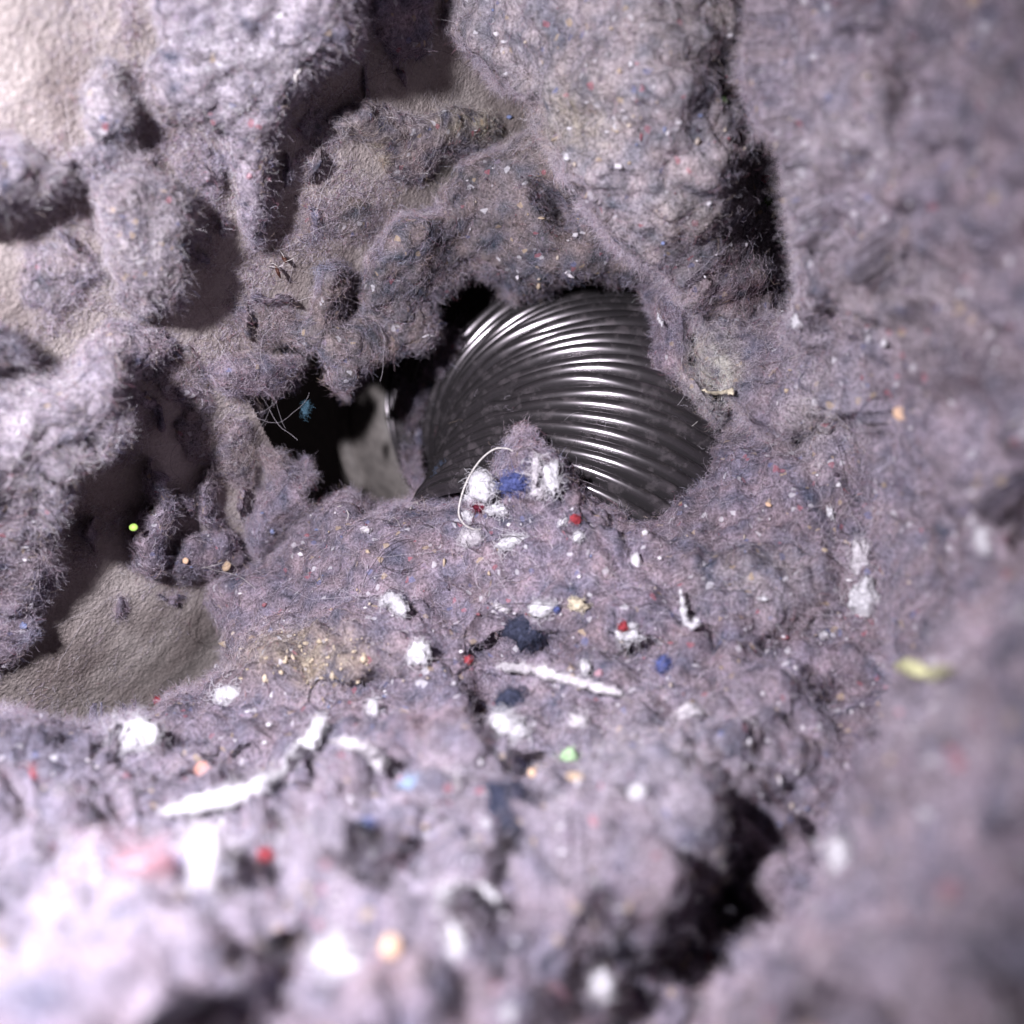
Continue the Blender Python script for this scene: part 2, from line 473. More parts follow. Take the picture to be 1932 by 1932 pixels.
# ------------------------------------------------------------------ setting: wall and cavity
def build_wall():
    xs = np.arange(-420, 1160, 4.0); ys = np.arange(-420, 1560, 4.0)
    nx, ny = len(xs), len(ys)
    X, Y = [a.ravel() for a in np.meshgrid(xs, ys)]
    P = ray(X, Y, wall_depth(X, Y))
    n = normals_of(P, nx, ny)
    h = .0022 * perlin(P, 28, 50) + .0006 * perlin(P, 80, 51) + .00022 * perlin(P, 240, 52)
    # flaking ridges of the skin coat
    rg = 1 - np.abs(perlin(P, 210, 53)) * 3.2
    zone = np.exp(-(((X - 620) / 170) ** 2 + ((Y - 330) / 150) ** 2)) + .5 * np.exp(-(((X - 120) / 160) ** 2 + ((Y - 420) / 150) ** 2))
    h += np.clip(rg, 0, 1) * .0007 * zone * (.4 + perlin(P, 60, 57))
    h += .00022 * perlin(P, 900, 54)
    P = P + n * h[:, None]
    hole = sdist([(458, 730), (530, 650), (600, 655), (640, 690), (760, 600), (900, 480), (1000, 430), (1300, 400), (1300, 1100), (650, 1100), (570, 960), (530, 860)], X, Y) > 0
    faces, used = grid_faces(~hole, nx, ny)
    zb_add(P[used], n[used])
    o = mesh_object('wall', to_world(P[used]), faces, WALL)
    o['kind'] = 'structure'
build_wall()
WB = ZB.copy()

def slab(name, c, s):
    V = np.array([[x, y, z] for x in (-1, 1) for y in (-1, 1) for z in (-1, 1)], float) * np.array(s) / 2 + np.array(c)
    Fc = [(0, 1, 3, 2), (4, 6, 7, 5), (0, 4, 5, 1), (2, 3, 7, 6), (0, 2, 6, 4), (1, 5, 7, 3)]
    o = mesh_object(name, V, Fc, CAVITY, smooth=False)
    o['kind'] = 'structure'
slab('back_wall', (0.05, 0.56, 0.15), (0.80, 0.02, 0.80))
slab('ceiling', (0.05, 0.345, 0.56), (0.80, 0.41, 0.02))  # added out of view to stop world light leaking in from above
slab('floor', (0.05, 0.345, -0.10), (0.80, 0.41, 0.02))  # added out of view, closes the cavity below against world light

# ------------------------------------------------------------------ flexible duct
DC = 0.94 * np.array([-.0484, .0315, .3665]); DA = np.array([-.7689, -.9074, -.6634]); DA /= np.linalg.norm(DA)
DR, DRAD = 0.94 * .0930, .047
_t = np.array([1, 0, 0.]); EA = _t - DA * _t.dot(DA); EA /= np.linalg.norm(EA); EB = np.cross(DA, EA)
def duct_point(th, ph, r):
    e = EA * np.cos(th)[..., None] + EB * np.sin(th)[..., None]
    c = DC + DR * e
    return c + r[..., None] * (np.cos(ph)[..., None] * e + np.sin(ph)[..., None] * DA)

def build_duct():
    c0 = to_world(duct_point(np.array(0.1), np.array(0.0), np.array(0.0)))
    root = bpy.data.objects.new('flexible_duct', None); root.empty_display_size = .03
    root.location = c0; COL.objects.link(root)
    tag(root, 'ribbed silver metal duct curving behind the hole in the lint', 'duct')
    th = -0.60
    NP = 84
    k = 0
    ph = np.linspace(-np.pi, np.pi, NP, endpoint=False)
    prev_th = th
    while th < 0.985:
        w_ = .0400 * (1 + rng.normal() * .035)
        A = .0030 * (1 + rng.normal() * .07)
        s = np.linspace(0, 1, 9)
        prof = np.abs(np.sin(np.pi * s)) ** .64
        TH, PH = np.meshgrid(th + w_ * s, ph, indexing='ij')
        wob = .0005 * np.sin(PH * 3 + k * .9) * rng.normal() * .6 + .0003 * np.sin(PH * 7 + k) * rng.normal()
        R_ = DRAD - .0012 + A * prof[:, None] + wob * prof[:, None]
        # a dent where the foil has been knocked in
        dent = .0035 * np.exp(-(((TH + .25) / .07) ** 2 + ((PH - 1.54 - .9 * (TH + .25)) / .022) ** 2))
        R_ = R_ - dent
        P = duct_point(TH, PH, R_).reshape(-1, 3)
        idx = np.arange(9 * NP).reshape(9, NP)
        a = idx[:-1]; b = idx[1:]
        f = np.stack([a, np.roll(a, -1, 1), np.roll(b, -1, 1), b], -1).reshape(-1, 4)
        mesh_object('rib', to_world(P), f, METAL, parent=root)
        nn = P - (DC + DR * (EA * np.cos(TH)[..., None] + EB * np.sin(TH)[..., None])).reshape(-1, 3)
        nn /= np.linalg.norm(nn, axis=1)[:, None]
        vis = (nn * P).sum(1) < 0
        zb_add(P[vis], nn[vis])
        th += w_; k += 1
build_duct()

def duct_fuzz():
    n = 5200
    th = rng.uniform(-.58, .95, n); ph = rng.uniform(-.2, np.pi, n)
    m = perlin(np.c_[th * 9, ph * 5, np.zeros(n)], 1.0, 71)
    k = rng.random(n) < np.clip(.25 + m * 1.4, .03, 1); th, ph = th[k], ph[k]; n = len(th)
    P = duct_point(th, ph, np.full(n, DRAD + .0002)); Q = duct_point(th, ph, np.full(n, DRAD + .01))
    nw = to_world(Q) - to_world(P); nw /= np.linalg.norm(nw, axis=1)[:, None]
    pts = fibres(to_world(P), nw, .0020 * np.exp(rng.normal(size=n) * .5), K=9, curl=1.5, lift=.3)
    fuzz_object('dust_fuzz', pts, np.full((n, 9), .000014), PALETTE[rng.choice(len(PALETTE), n, p=PWEIGHT)], bpy.data.objects['flexible_duct'])
duct_fuzz()

def build_sleeve():
    th0 = 1.0
    e = EA * math.cos(th0) + EB * math.sin(th0)
    tan = -EA * math.sin(th0) + EB * math.cos(th0)
    c = DC + DR * e
    prof = [(0, .0466), (0, .0484), (.012, .0484), (.020, .0484)]
    NP = 72
    ph = np.linspace(0, 2 * np.pi, NP, endpoint=False)
    def ring(l0):
        return np.stack([c + tan * a + r * (np.cos(ph)[:, None] * e + np.sin(ph)[:, None] * DA) for a, r in l0])
    def obj(nm, pr, parent=None):
        R_ = ring(pr); m = len(pr)
        idx = np.arange(m * NP).reshape(m, NP); a, b = idx[:-1], idx[1:]
        f = np.stack([a, np.roll(a, -1, 1), np.roll(b, -1, 1), b], -1).reshape(-1, 4)
        return mesh_object(nm, to_world(R_.reshape(-1, 3)), f, GALV, parent=parent, origin=to_world(c))
    pipe = obj('vent_sleeve', [prof[0], prof[1], prof[2], prof[3], (.09, .0484), (.09, .0466)])
    tag(pipe, 'smooth beige sleeve with a raised rim at the left end of the ribbed duct', 'pipe sleeve')
    obj('rim', [(.0190, .0480), (.0194, .0512), (.0225, .0524), (.0256, .0512), (.0260, .0480)], pipe)
build_sleeve()

# ------------------------------------------------------------------ the lint
WALLG = 'lint clumps clinging to the tan wall'
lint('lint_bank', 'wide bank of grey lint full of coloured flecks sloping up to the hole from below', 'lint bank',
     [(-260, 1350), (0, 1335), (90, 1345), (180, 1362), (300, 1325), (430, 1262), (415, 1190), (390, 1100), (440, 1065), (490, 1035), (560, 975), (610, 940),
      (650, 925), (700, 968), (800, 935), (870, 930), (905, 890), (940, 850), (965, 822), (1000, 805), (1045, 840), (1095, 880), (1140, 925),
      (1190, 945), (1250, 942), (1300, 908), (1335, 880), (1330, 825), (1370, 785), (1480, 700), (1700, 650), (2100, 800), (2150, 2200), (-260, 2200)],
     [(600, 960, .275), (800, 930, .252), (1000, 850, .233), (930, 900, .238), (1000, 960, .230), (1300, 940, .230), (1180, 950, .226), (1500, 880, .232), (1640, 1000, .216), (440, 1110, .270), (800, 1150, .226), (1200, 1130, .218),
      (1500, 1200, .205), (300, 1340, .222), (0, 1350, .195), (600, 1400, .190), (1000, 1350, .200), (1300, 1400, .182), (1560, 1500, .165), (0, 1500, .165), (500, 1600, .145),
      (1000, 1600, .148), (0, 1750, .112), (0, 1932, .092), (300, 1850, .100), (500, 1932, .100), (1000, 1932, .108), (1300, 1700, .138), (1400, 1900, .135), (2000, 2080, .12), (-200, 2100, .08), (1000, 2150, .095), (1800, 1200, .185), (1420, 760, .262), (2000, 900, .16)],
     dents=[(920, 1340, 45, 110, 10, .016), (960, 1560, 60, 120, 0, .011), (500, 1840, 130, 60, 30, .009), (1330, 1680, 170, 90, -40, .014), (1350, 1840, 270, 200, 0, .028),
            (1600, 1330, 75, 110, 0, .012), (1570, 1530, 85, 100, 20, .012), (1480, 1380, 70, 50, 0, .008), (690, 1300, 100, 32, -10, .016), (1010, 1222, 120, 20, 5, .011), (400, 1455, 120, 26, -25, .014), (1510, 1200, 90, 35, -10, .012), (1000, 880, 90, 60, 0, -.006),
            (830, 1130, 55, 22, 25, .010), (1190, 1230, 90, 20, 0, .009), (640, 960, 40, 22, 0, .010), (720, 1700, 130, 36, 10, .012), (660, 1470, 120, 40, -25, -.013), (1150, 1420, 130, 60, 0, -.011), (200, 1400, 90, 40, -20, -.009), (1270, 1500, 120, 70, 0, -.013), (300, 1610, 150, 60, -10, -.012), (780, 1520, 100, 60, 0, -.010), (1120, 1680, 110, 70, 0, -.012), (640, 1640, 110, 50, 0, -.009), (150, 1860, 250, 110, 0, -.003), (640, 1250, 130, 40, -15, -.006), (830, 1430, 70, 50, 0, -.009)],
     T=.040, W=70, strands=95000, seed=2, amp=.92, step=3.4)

lint('lint_bank', 'tall blurred bank of mauve grey lint filling the right side of the cavity', 'lint bank',
     [(1425, -260), (1410, 60), (1425, 220), (1445, 300), (1490, 420), (1520, 560), (1500, 640), (1520, 720), (1580, 800), (1600, 900), (1630, 1040), (1645, 1150), (1690, 1240),
      (1680, 1330), (1690, 1420), (1640, 1500), (1590, 1570), (1580, 1640), (1500, 1760), (1400, 1830), (1330, 1960), (1300, 2200), (2250, 2200), (2250, -260)],
     [(1450, 100, .180), (1500, 420, .185), (1540, 650, .212), (1590, 850, .214), (1900, 100, .126), (1900, 600, .136), (1700, 400, .152), (1740, 900, .172), (1900, 1200, .122), (1720, 1320, .146), (1650, 1600, .122),
      (1900, 1700, .095), (1450, 1900, .102), (2200, -200, .09), (2200, 2150, .075), (1450, -200, .18), (2200, 900, .095), (1650, 1080, .208), (1700, 1240, .172)],
     dents=[(1700, 190, 40, 90, -10, .012), (1735, 470, 35, 60, 0, .008), (1600, 60, 60, 40, 0, .006), (1915, 1000, 40, 80, 0, .015), (1560, 1900, 80, 60, 0, .01)],
     T=.022, W=55, strands=34000, seed=5, amp=.85, smoothmul=1.3, step=4.5, tintbase=[.425, .36, .43])

lint('lint_clump', 'large pale overhanging lint clump at upper middle above the duct', 'lint clump',
     [(770, -260), (800, 20), (850, 90), (930, 160), (1000, 200), (1005, 250), (1050, 310), (1080, 390), (1150, 455), (1235, 520), (1290, 585), (1330, 600), (1400, 640), (1560, 640), (1600, 400), (1580, 100), (1560, -260)],
     [(850, 0, .245), (950, 150, .232), (1100, 80, .208), (1080, 250, .216), (1300, 330, .208), (1200, 480, .226), (1300, 560, .240), (1470, 520, .262), (1400, 60, .212), (1440, 300, .226), (1560, 300, .26), (1540, 0, .25), (1540, 560, .275), (1100, -200, .19)],
     dents=[(1355, 150, 50, 100, -15, .008), (1460, 470, 45, 110, -15, .012), (1230, 160, 100, 60, 0, -.004), (1120, 330, 60, 60, 0, -.005)],
     group=None, T=.040, W=42, strands=42000, seed=8, amp=.65, tintbase=[.56, .50, .545])  # tint lightened to paint this clump as lit against the mat

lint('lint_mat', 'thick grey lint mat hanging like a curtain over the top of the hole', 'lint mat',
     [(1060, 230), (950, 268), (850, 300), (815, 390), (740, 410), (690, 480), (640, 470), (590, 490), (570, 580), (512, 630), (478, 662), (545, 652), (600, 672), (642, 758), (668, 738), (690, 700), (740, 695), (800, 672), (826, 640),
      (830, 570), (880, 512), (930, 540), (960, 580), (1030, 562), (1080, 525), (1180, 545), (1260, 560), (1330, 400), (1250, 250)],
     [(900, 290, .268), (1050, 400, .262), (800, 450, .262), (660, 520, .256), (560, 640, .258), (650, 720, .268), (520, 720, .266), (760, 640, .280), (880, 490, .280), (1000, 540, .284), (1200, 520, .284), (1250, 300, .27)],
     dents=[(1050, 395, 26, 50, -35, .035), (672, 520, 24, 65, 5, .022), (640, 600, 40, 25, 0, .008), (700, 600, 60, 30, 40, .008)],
     T=.034, W=40, strands=34000, seed=12, amp=.55, tintbase=[.30, .26, .28])  # tint darkened to paint in the shade of the down-facing mat

lint('lint_tuft', 'dull lint tuft hanging beside the right edge of the duct', 'lint tuft',
     [(1205, 545), (1260, 530), (1310, 570), (1330, 690), (1375, 760), (1350, 830), (1290, 755), (1235, 740), (1215, 690), (1222, 620)],
     [(1230, 580, .268), (1300, 650, .258), (1260, 730, .268), (1350, 780, .256)], T=.03, W=45, strands=9000, seed=15, amp=.5)
lint('lint_tuft', 'fluffy cream topped tuft bridging between the duct and the right lint bank', 'lint tuft',
     [(1290, 560), (1350, 590), (1480, 590), (1560, 600), (1620, 760), (1600, 830), (1480, 850), (1400, 790), (1330, 720), (1300, 650)],
     [(1320, 640, .250), (1400, 720, .236), (1550, 700, .215), (1560, 800, .225), (1420, 620, .25)], T=.03, W=50, strands=12000, seed=16, amp=.6)

lint('lint_strip', 'ragged lint strip down the left side of the hole', 'lint strip',
     [(462, 815), (488, 828), (518, 860), (555, 892), (588, 868), (575, 880), (600, 930), (620, 965), (560, 1005), (490, 1060), (462, 1000), (500, 910), (465, 850), (480, 790)],
     [(510, 770, .268), (560, 880, .272), (500, 1000, .278), (600, 960, .276)], T=.025, W=45, strands=9000, seed=18, amp=.45)
lint('lint_clump', 'dark lint clump lying over the beige sleeve and the first duct ribs', 'lint clump',
     [(745, 700), (790, 690), (835, 630), (880, 605), (870, 650), (835, 700), (805, 750), (785, 800), (785, 880), (830, 945), (752, 955), (758, 870), (762, 800), (752, 750)],
     [(720, 700, .345), (860, 620, .312), (790, 760, .322), (755, 850, .322), (790, 930, .300)], T=.02, W=30, strands=5000, seed=20, amp=.35)

lint('lint_clump', 'big mauve lint lump at the left edge casting the long dark shadow', 'lint clump',
     [(-260, 570), (-20, 600), (40, 665), (120, 705), (190, 640), (240, 700), (248, 790), (205, 850), (140, 885), (112, 960), (108, 1080), (95, 1150), (55, 1200), (35, 1262), (0, 1285), (-60, 1330), (-260, 1400)],
     [(0, 700, .190), (150, 760, .198), (60, 900, .200), (50, 1120, .234), (0, 1260, .246), (-200, 900, .178), (-200, 1100, .215), (-200, 1300, .236), (110, 1000, .222)],
     dents=[(130, 690, 60, 30, 0, .010), (20, 690, 60, 40, 20, .006)], group=WALLG, T=.022, W=65, strands=20000, seed=22, amp=.55)
def wall_lump(label, poly, hgt, strands, seed, W=55, amp=.38, name='lint_clump', ragged=1.5, **k):
    return lint(name, label, 'lint clump', poly, hgt, group=WALLG, on_wall=True, W=W, strands=strands, seed=seed, amp=amp, ragged=ragged, **k)
wall_lump('rounded lint lump with wispy right edge, midway up the tan wall', [(180, 350), (240, 310), (330, 345), (372, 420), (368, 520), (345, 575), (270, 600), (215, 565), (205, 450)], .020, 12000, 25)
wall_lump('bright pink grey lint clump with a long hanging tail at the top of the wall',
          [(300, -260), (292, 60), (268, 130), (285, 215), (340, 235), (420, 250), (425, 330), (455, 420), (488, 472), (512, 435), (505, 330), (522, 260), (565, 200), (600, 140), (680, 125), (692, 50), (670, -260)], [(300, 0, .014), (450, 100, .019), (620, 40, .034), (660, -150, .036), (480, 440, .013), (400, 220, .015), (520, 260, .018)], 17000, 27)
wall_lump('small pale lint clump left of the dark crack near the top of the wall', [(150, 180), (205, 110), (250, 170), (245, 250), (215, 285), (165, 265)], .009, 4000, 29, W=40, amp=.35)
wall_lump('pinkish lint clump at the left edge below the bright bare wall', [(-200, 250), (30, 270), (110, 310), (135, 350), (70, 400), (0, 405), (-200, 430)], .014, 6000, 31)
wall_lump('ragged lint patch joining the two crossed shadows on the upper wall', [(120, 285), (200, 260), (290, 290), (300, 350), (230, 340), (190, 350), (150, 330)], .008, 4000, 32, W=40, amp=.4)
wall_lump('small shaded lint clump just under the bare ridge in the middle of the wall', [(395, 700), (460, 668), (540, 668), (565, 705), (520, 745), (430, 742)], .011, 5000, 34, W=38)
wall_lump('narrow lint streak standing in the big shadow beside the lime bead', [(268, 850), (300, 875), (325, 940), (310, 1000), (330, 1060), (285, 1100), (250, 1065), (245, 1010), (282, 950)], .016, 4500, 36, W=26, amp=.35)
wall_lump('thin lint streak in the shadow, right of the wider one', [(388, 880), (412, 910), (428, 1000), (432, 1040), (405, 1030), (395, 960)], .013, 2500, 38, W=20, amp=.3)
wall_lump('crumbly lint clump with tan flakes above the lower lint bank', [(300, 1075), (350, 1015), (430, 1000), (480, 1050), (505, 1100), (440, 1125), (400, 1085), (340, 1100)], .014, 5000, 40, W=30, amp=.4)
wall_lump('tiny upright lint wisp on the wall above the sunlit patch', [(222, 1130), (238, 1120), (240, 1160), (228, 1180), (216, 1172)], .006, 700, 42, W=12, amp=.2, ragged=.4)
wall_lump('lint clump bridging from the left lump to the middle of the wall', [(160, 640), (205, 600), (260, 610), (330, 640), (300, 690), (240, 720), (190, 690)], .014, 5000, 44, W=40)
wall_lump('flaky tan lint patch beneath the smooth shaded hollow at the top', [(600, 215), (690, 185), (770, 215), (860, 190), (960, 245), (905, 285), (830, 300), (790, 350), (720, 330), (660, 265)], .010, 7000, 46, W=45, amp=.45)
wall_lump('dark lint clump hanging in the shaded hollow at the top', [(690, -260), (688, 40), (720, 90), (770, 120), (815, 70), (800, -260)], .012, 4000, 48, W=40, amp=.4)
for lab, pl, hg, ns, sd_ in (
    ('thin torn lint film on the bare wall right of the hanging tail', [(545, 380), (620, 360), (700, 380), (710, 440), (640, 470), (560, 450)], .0035, 5000, 52),
    ('thin torn lint film on the wall below the dry husk', [(430, 590), (500, 560), (570, 590), (540, 650), (470, 660)], .004, 4000, 54),
    ('thin torn lint film between the rounded lump and the hanging tail', [(330, 260), (420, 270), (440, 340), (400, 380), (350, 350)], .005, 4000, 56),
    ('thin torn lint film along the cracked ridges under the pale hollow', [(555, 220), (610, 200), (660, 300), (640, 370), (570, 340)], .004, 4500, 58),
    ('thin torn lint film at the left of the bare ridge', [(260, 680), (340, 660), (400, 720), (370, 790), (290, 760)], .004, 3500, 60),
    ('thin torn lint film on the bright wall above the left lump', [(40, 470), (150, 450), (190, 520), (120, 590), (30, 560)], .003, 2500, 62),
    ('thin torn lint film above the two streaks in the shadow', [(330, 790), (420, 770), (470, 830), (400, 870), (330, 860)], .004, 3000, 64),
):
    lint('lint_film', lab, 'lint film', pl, hg, group=WALLG, on_wall=True, W=26, strands=ns, seed=sd_, amp=.28, ragged=2.6, tintbase=[.40, .345, .35])
srng = np.random.default_rng(77)
for k, (cx, cy, ln, wd, an, lab_) in enumerate([
    (395, 330, 46, 14, 70, 'steep lint shred between the rounded lump and the hanging tail'),
    (350, 480, 40, 13, 30, 'lint shred on the right shoulder of the rounded lump'),
    (545, 330, 50, 14, 80, 'upright lint shred just right of the hanging tail'),
    (600, 300, 38, 12, 110, 'leaning lint shred on the cracked ridges'),
    (590, 420, 44, 16, 60, 'slanted lint shred right of the tip of the hanging tail'),
    (520, 560, 46, 15, 20, 'flat lint shred below the dry husk'),
    (455, 620, 38, 14, 80, 'upright lint shred above the bare ridge of the wall'),
    (640, 240, 40, 12, 40, 'lint shred at the left end of the flaky tan patch'),
    (700, 260, 46, 14, 10, 'level lint shred lying across the flaky tan patch'),
    (760, 130, 44, 14, 70, 'lint shred in the right half of the shaded hollow at the top'),
    (640, 110, 40, 12, 60, 'lint shred at the left rim of the shaded hollow at the top'),
    (690, 160, 40, 12, 100, 'upright lint shred at the bottom of the shaded hollow at the top'),
    (420, 420, 36, 10, 60, 'thin lint shred in the shadow left of the hanging tail'),
    (215, 430, 40, 13, 70, 'lint shred on the left edge of the rounded lump'),
    (110, 440, 36, 12, 30, 'small lint shred on the bright wall left of the rounded lump'),
    (165, 330, 44, 14, 20, 'lint shred on the ragged patch above the rounded lump'),
    (300, 640, 46, 14, 30, 'lint shred under the rounded lump on the bridging clump'),
    (360, 740, 46, 14, 10, 'level lint shred in the dim band left of the small shaded clump'),
    (290, 780, 38, 12, 60, 'lint shred right of the white crumb on the left lump'),
    (180, 1010, 40, 12, 90, 'upright lint shred deep in the big shadow left of the lime bead'),
    (355, 950, 40, 11, 80, 'upright lint shred between the two streaks in the shadow'),
    (455, 950, 36, 12, 90, 'upright lint shred right of the thin streak in the shadow'),
    (330, 1130, 36, 11, 20, 'lint shred at the top edge of the lit bare patch, lower left'),
    (400, 1160, 34, 11, 70, 'lint shred at the right edge of the lit bare patch, lower left'),
    (330, 150, 40, 12, 100, 'lint shred on the left flank of the bright clump at the top')]):
    a_ = math.radians(an); pl = []
    for t_ in np.linspace(0, 2 * np.pi, 9, endpoint=False):
        rr_ = 1 + srng.normal() * .22
        u_, v_ = ln * math.cos(t_) * rr_, wd * math.sin(t_) * rr_
        pl.append((cx + u_ * math.cos(a_) - v_ * math.sin(a_), cy + u_ * math.sin(a_) + v_ * math.cos(a_)))
    o_ = lint('lint_shred', lab_, 'lint shred', pl, .0045 + .006 * srng.random(), group='torn lint shreds on the tan wall',
              on_wall=True, W=wd * 1.1, strands=420, seed=130 + k, amp=.25, ragged=1.3, step=3.0)
wall_lump('dim rounded lint pad low on the wall left of the ragged strip', [(400, 820), (470, 800), (500, 860), (470, 930), (420, 900)], .007, 3000, 49, W=40, amp=.35)

def wall_film():
    n = 190000
    X = rng.uniform(-60, 760, n); Y = rng.uniform(-60, 1380, n)
    P = ray(X, Y, wall_depth(X, Y))
    m = perlin(P, 55, 61) + .6 * perlin(P, 140, 62) + .25 * perlin(P, 400, 63)
    dens = np.clip((m + .14) * 1.8, 0, 1) * np.where((X < 230) & (Y < 250), .12, 1) * np.where((Y > 1130), .15, 1)
    k = rng.random(n) < dens
    X, Y = X[k], Y[k]
    dz = []
    for x, y in zip(X, Y):
        ix, iy = int(x / 4 + 15), int(y / 4 + 15)
        dz.append(WB[iy, ix])
    dz = np.array(dz); ok = dz < 5
    X, Y, dz = X[ok], Y[ok], dz[ok]
    root = to_world(ray(X, Y, dz - .0002)); nw = np.array([.64, -.30, .42])[None] * 0 + (0.64 * RIGHT - 0.52 * UP - 0.56 * FWD)
    n = len(X)
    pts = fibres(root, np.repeat(nw[None], n, 0) if nw.ndim == 1 else np.repeat(nw, n, 0), .0016 * np.exp(rng.normal(size=n) * .4), K=9, curl=1.35, lift=.5)
    tc = PALETTE[rng.choice(len(PALETTE), n, p=PWEIGHT)] * rng.uniform(.8, 1.2, (n, 1))
    w_ob = bpy.data.objects['wall']
    fuzz_object('lint_film', pts, np.full((n, 9), .000018), np.clip(tc, .01, .9), w_ob)
wall_film()

# ------------------------------------------------------------------ small things lying in the lint
def px(x, y, d):
    return to_world(ray(x, y, d))

def ico(sub=2):
    import bmesh
    bm = bmesh.new(); bmesh.ops.create_icosphere(bm, subdivisions=sub, radius=1.0)
    V = np.array([v.co[:] for v in bm.verts]); Fc = np.array([[v.index for v in f.verts] for f in bm.faces]); bm.free()
    return V, Fc
ICO3, ICOF3 = ico(3)
ICO2, ICOF2 = ico(2)
_fs = [100]
def frame_at(n):
    nw = n[0] * RIGHT - n[1] * UP + n[2] * FWD
    return nw / np.linalg.norm(nw)

def fleck(name, label, cat, x, y, w_, h_, rot, material, group=None, fuzz=0, flat=.6, rough=.35, lift=.25, smooth_shape=False):
    d, n = surf(x, y)
    if (x, y) == (910, 920):
        d = min(d, surf(930, 930)[0]) - .004
    if (x, y) == (252, 995):
        d = min(d, surf_min(270, 1000, 5)) - .004
    _fs[0] += 1
    V = ICO3.copy()
    if not smooth_shape:
        r = 1 + rough * perlin(V, 1.3, _fs[0]) + rough * .9 * perlin(V, 2.9, _fs[0] + 1) + rough * .6 * perlin(V, 6.5, _fs[0] + 2)
        V = V * r[:, None]
    m = d / F
    a = math.radians(rot); ca, sa = math.cos(a), math.sin(a)
    ex = ca * RIGHT - sa * UP; ey = sa * RIGHT + ca * UP; ez = -FWD
    W_ = V[:, 0:1] * ex * (w_ / 2 * m) + V[:, 1:2] * ey * (h_ / 2 * m) + V[:, 2:3] * ez * (min(w_, h_) / 2 * m * flat)
    c = px(x, y, d - min(w_, h_) / 2 * m * flat * lift - .0008)
    o = mesh_object(name, W_ + c, ICOF3, material, origin=c)
    tag(o, label, cat, group)
    if fuzz:
        i = rng.integers(0, len(V), fuzz)
        nn = (W_[i]) / np.linalg.norm(W_[i], axis=1)[:, None]
        col = material.node_tree.nodes['Color Ramp'].color_ramp.elements[1].color[:3]
        pts = fibres(W_[i] + c, nn, max(w_, h_) * m * .45 * np.exp(rng.normal(size=fuzz) * .3), curl=.8, lift=.6)
        fuzz_object('fuzz', pts, np.full((fuzz, 7), .00003), np.repeat(np.array(col)[None], fuzz, 0) * rng.uniform(.6, 1.05, (fuzz, 1)), o)
    return o

def spline(pts, n):
    p = np.array(pts, float)
    P = np.vstack([2 * p[0] - p[1], p, 2 * p[-1] - p[-2]])
    out = []
    m = len(p) - 1
    for t in np.linspace(0, m - 1e-6, n):
        i = int(t); u = t - i
        a, b, c, d = P[i], P[i + 1], P[i + 2], P[i + 3]
        out.append(.5 * ((2 * b) + (-a + c) * u + (2 * a - 5 * b + 4 * c - d) * u * u + (-a + 3 * b - 3 * c + d) * u ** 3))
    return np.array(out)

def tube(C, rad, sides=6, flat=None):
    n = len(C)
    t = np.gradient(C, axis=0); t /= np.linalg.norm(t, axis=1)[:, None] + 1e-12
    ref = -FWD
    a = np.cross(t, ref); a /= np.linalg.norm(a, axis=1)[:, None] + 1e-9
    b = np.cross(a, t)
    ang = np.linspace(0, 2 * np.pi, sides, endpoint=False)
    rad = np.broadcast_to(rad, (n,)); fl = 1.0 if flat is None else flat
    V = C[:, None] + rad[:, None, None] * (np.cos(ang)[None, :, None] * a[:, None] + fl * np.sin(ang)[None, :, None] * b[:, None])
    idx = np.arange(n * sides).reshape(n, sides); p, q = idx[:-1], idx[1:]
    f = np.stack([p, np.roll(p, -1, 1), np.roll(q, -1, 1), q], -1).reshape(-1, 4)
    return V.reshape(-1, 3), f

def path3d(pts, n, lift=.0006, bow=0.0, smooth=7, rigid=False):
    p = spline(pts, n)
    d = np.array([surf(x, y, 1)[0] for x, y in p])
    k = np.ones(smooth) / smooth
    d = np.convolve(np.pad(d, smooth // 2, mode='edge'), k, 'valid')[:n]
    if rigid:                    # stiff pieces bridge the hollows: a straight fit moved up to clear the bumps
        w_ = max(5, n // 4) | 1
        d = np.convolve(np.pad(np.array([surf_min(x, y, 3) for x, y in p]), w_ // 2, mode='edge'), np.ones(w_) / w_, 'valid')[:n] - .0008
    else:
        d = np.minimum(d, np.array([surf(x, y, 1)[0] for x, y in p]))
    s = np.sin(np.linspace(0, np.pi, n))
    return px(p[:, 0], p[:, 1], d - lift - bow * s)

def strand(name, label, cat, pts, r_mm, material, group=None, n=40, lift=.0007, bow=0.0, sides=6, parent=None):
    C = path3d(pts, n, lift, bow)
    V, f = tube(C, r_mm / 1000 * (1 - .5 * np.linspace(-1, 1, n) ** 6), sides)
    o = mesh_object(name, V, f, material, parent=parent)
    if parent is None:
        tag(o, label, cat, group)
    return o

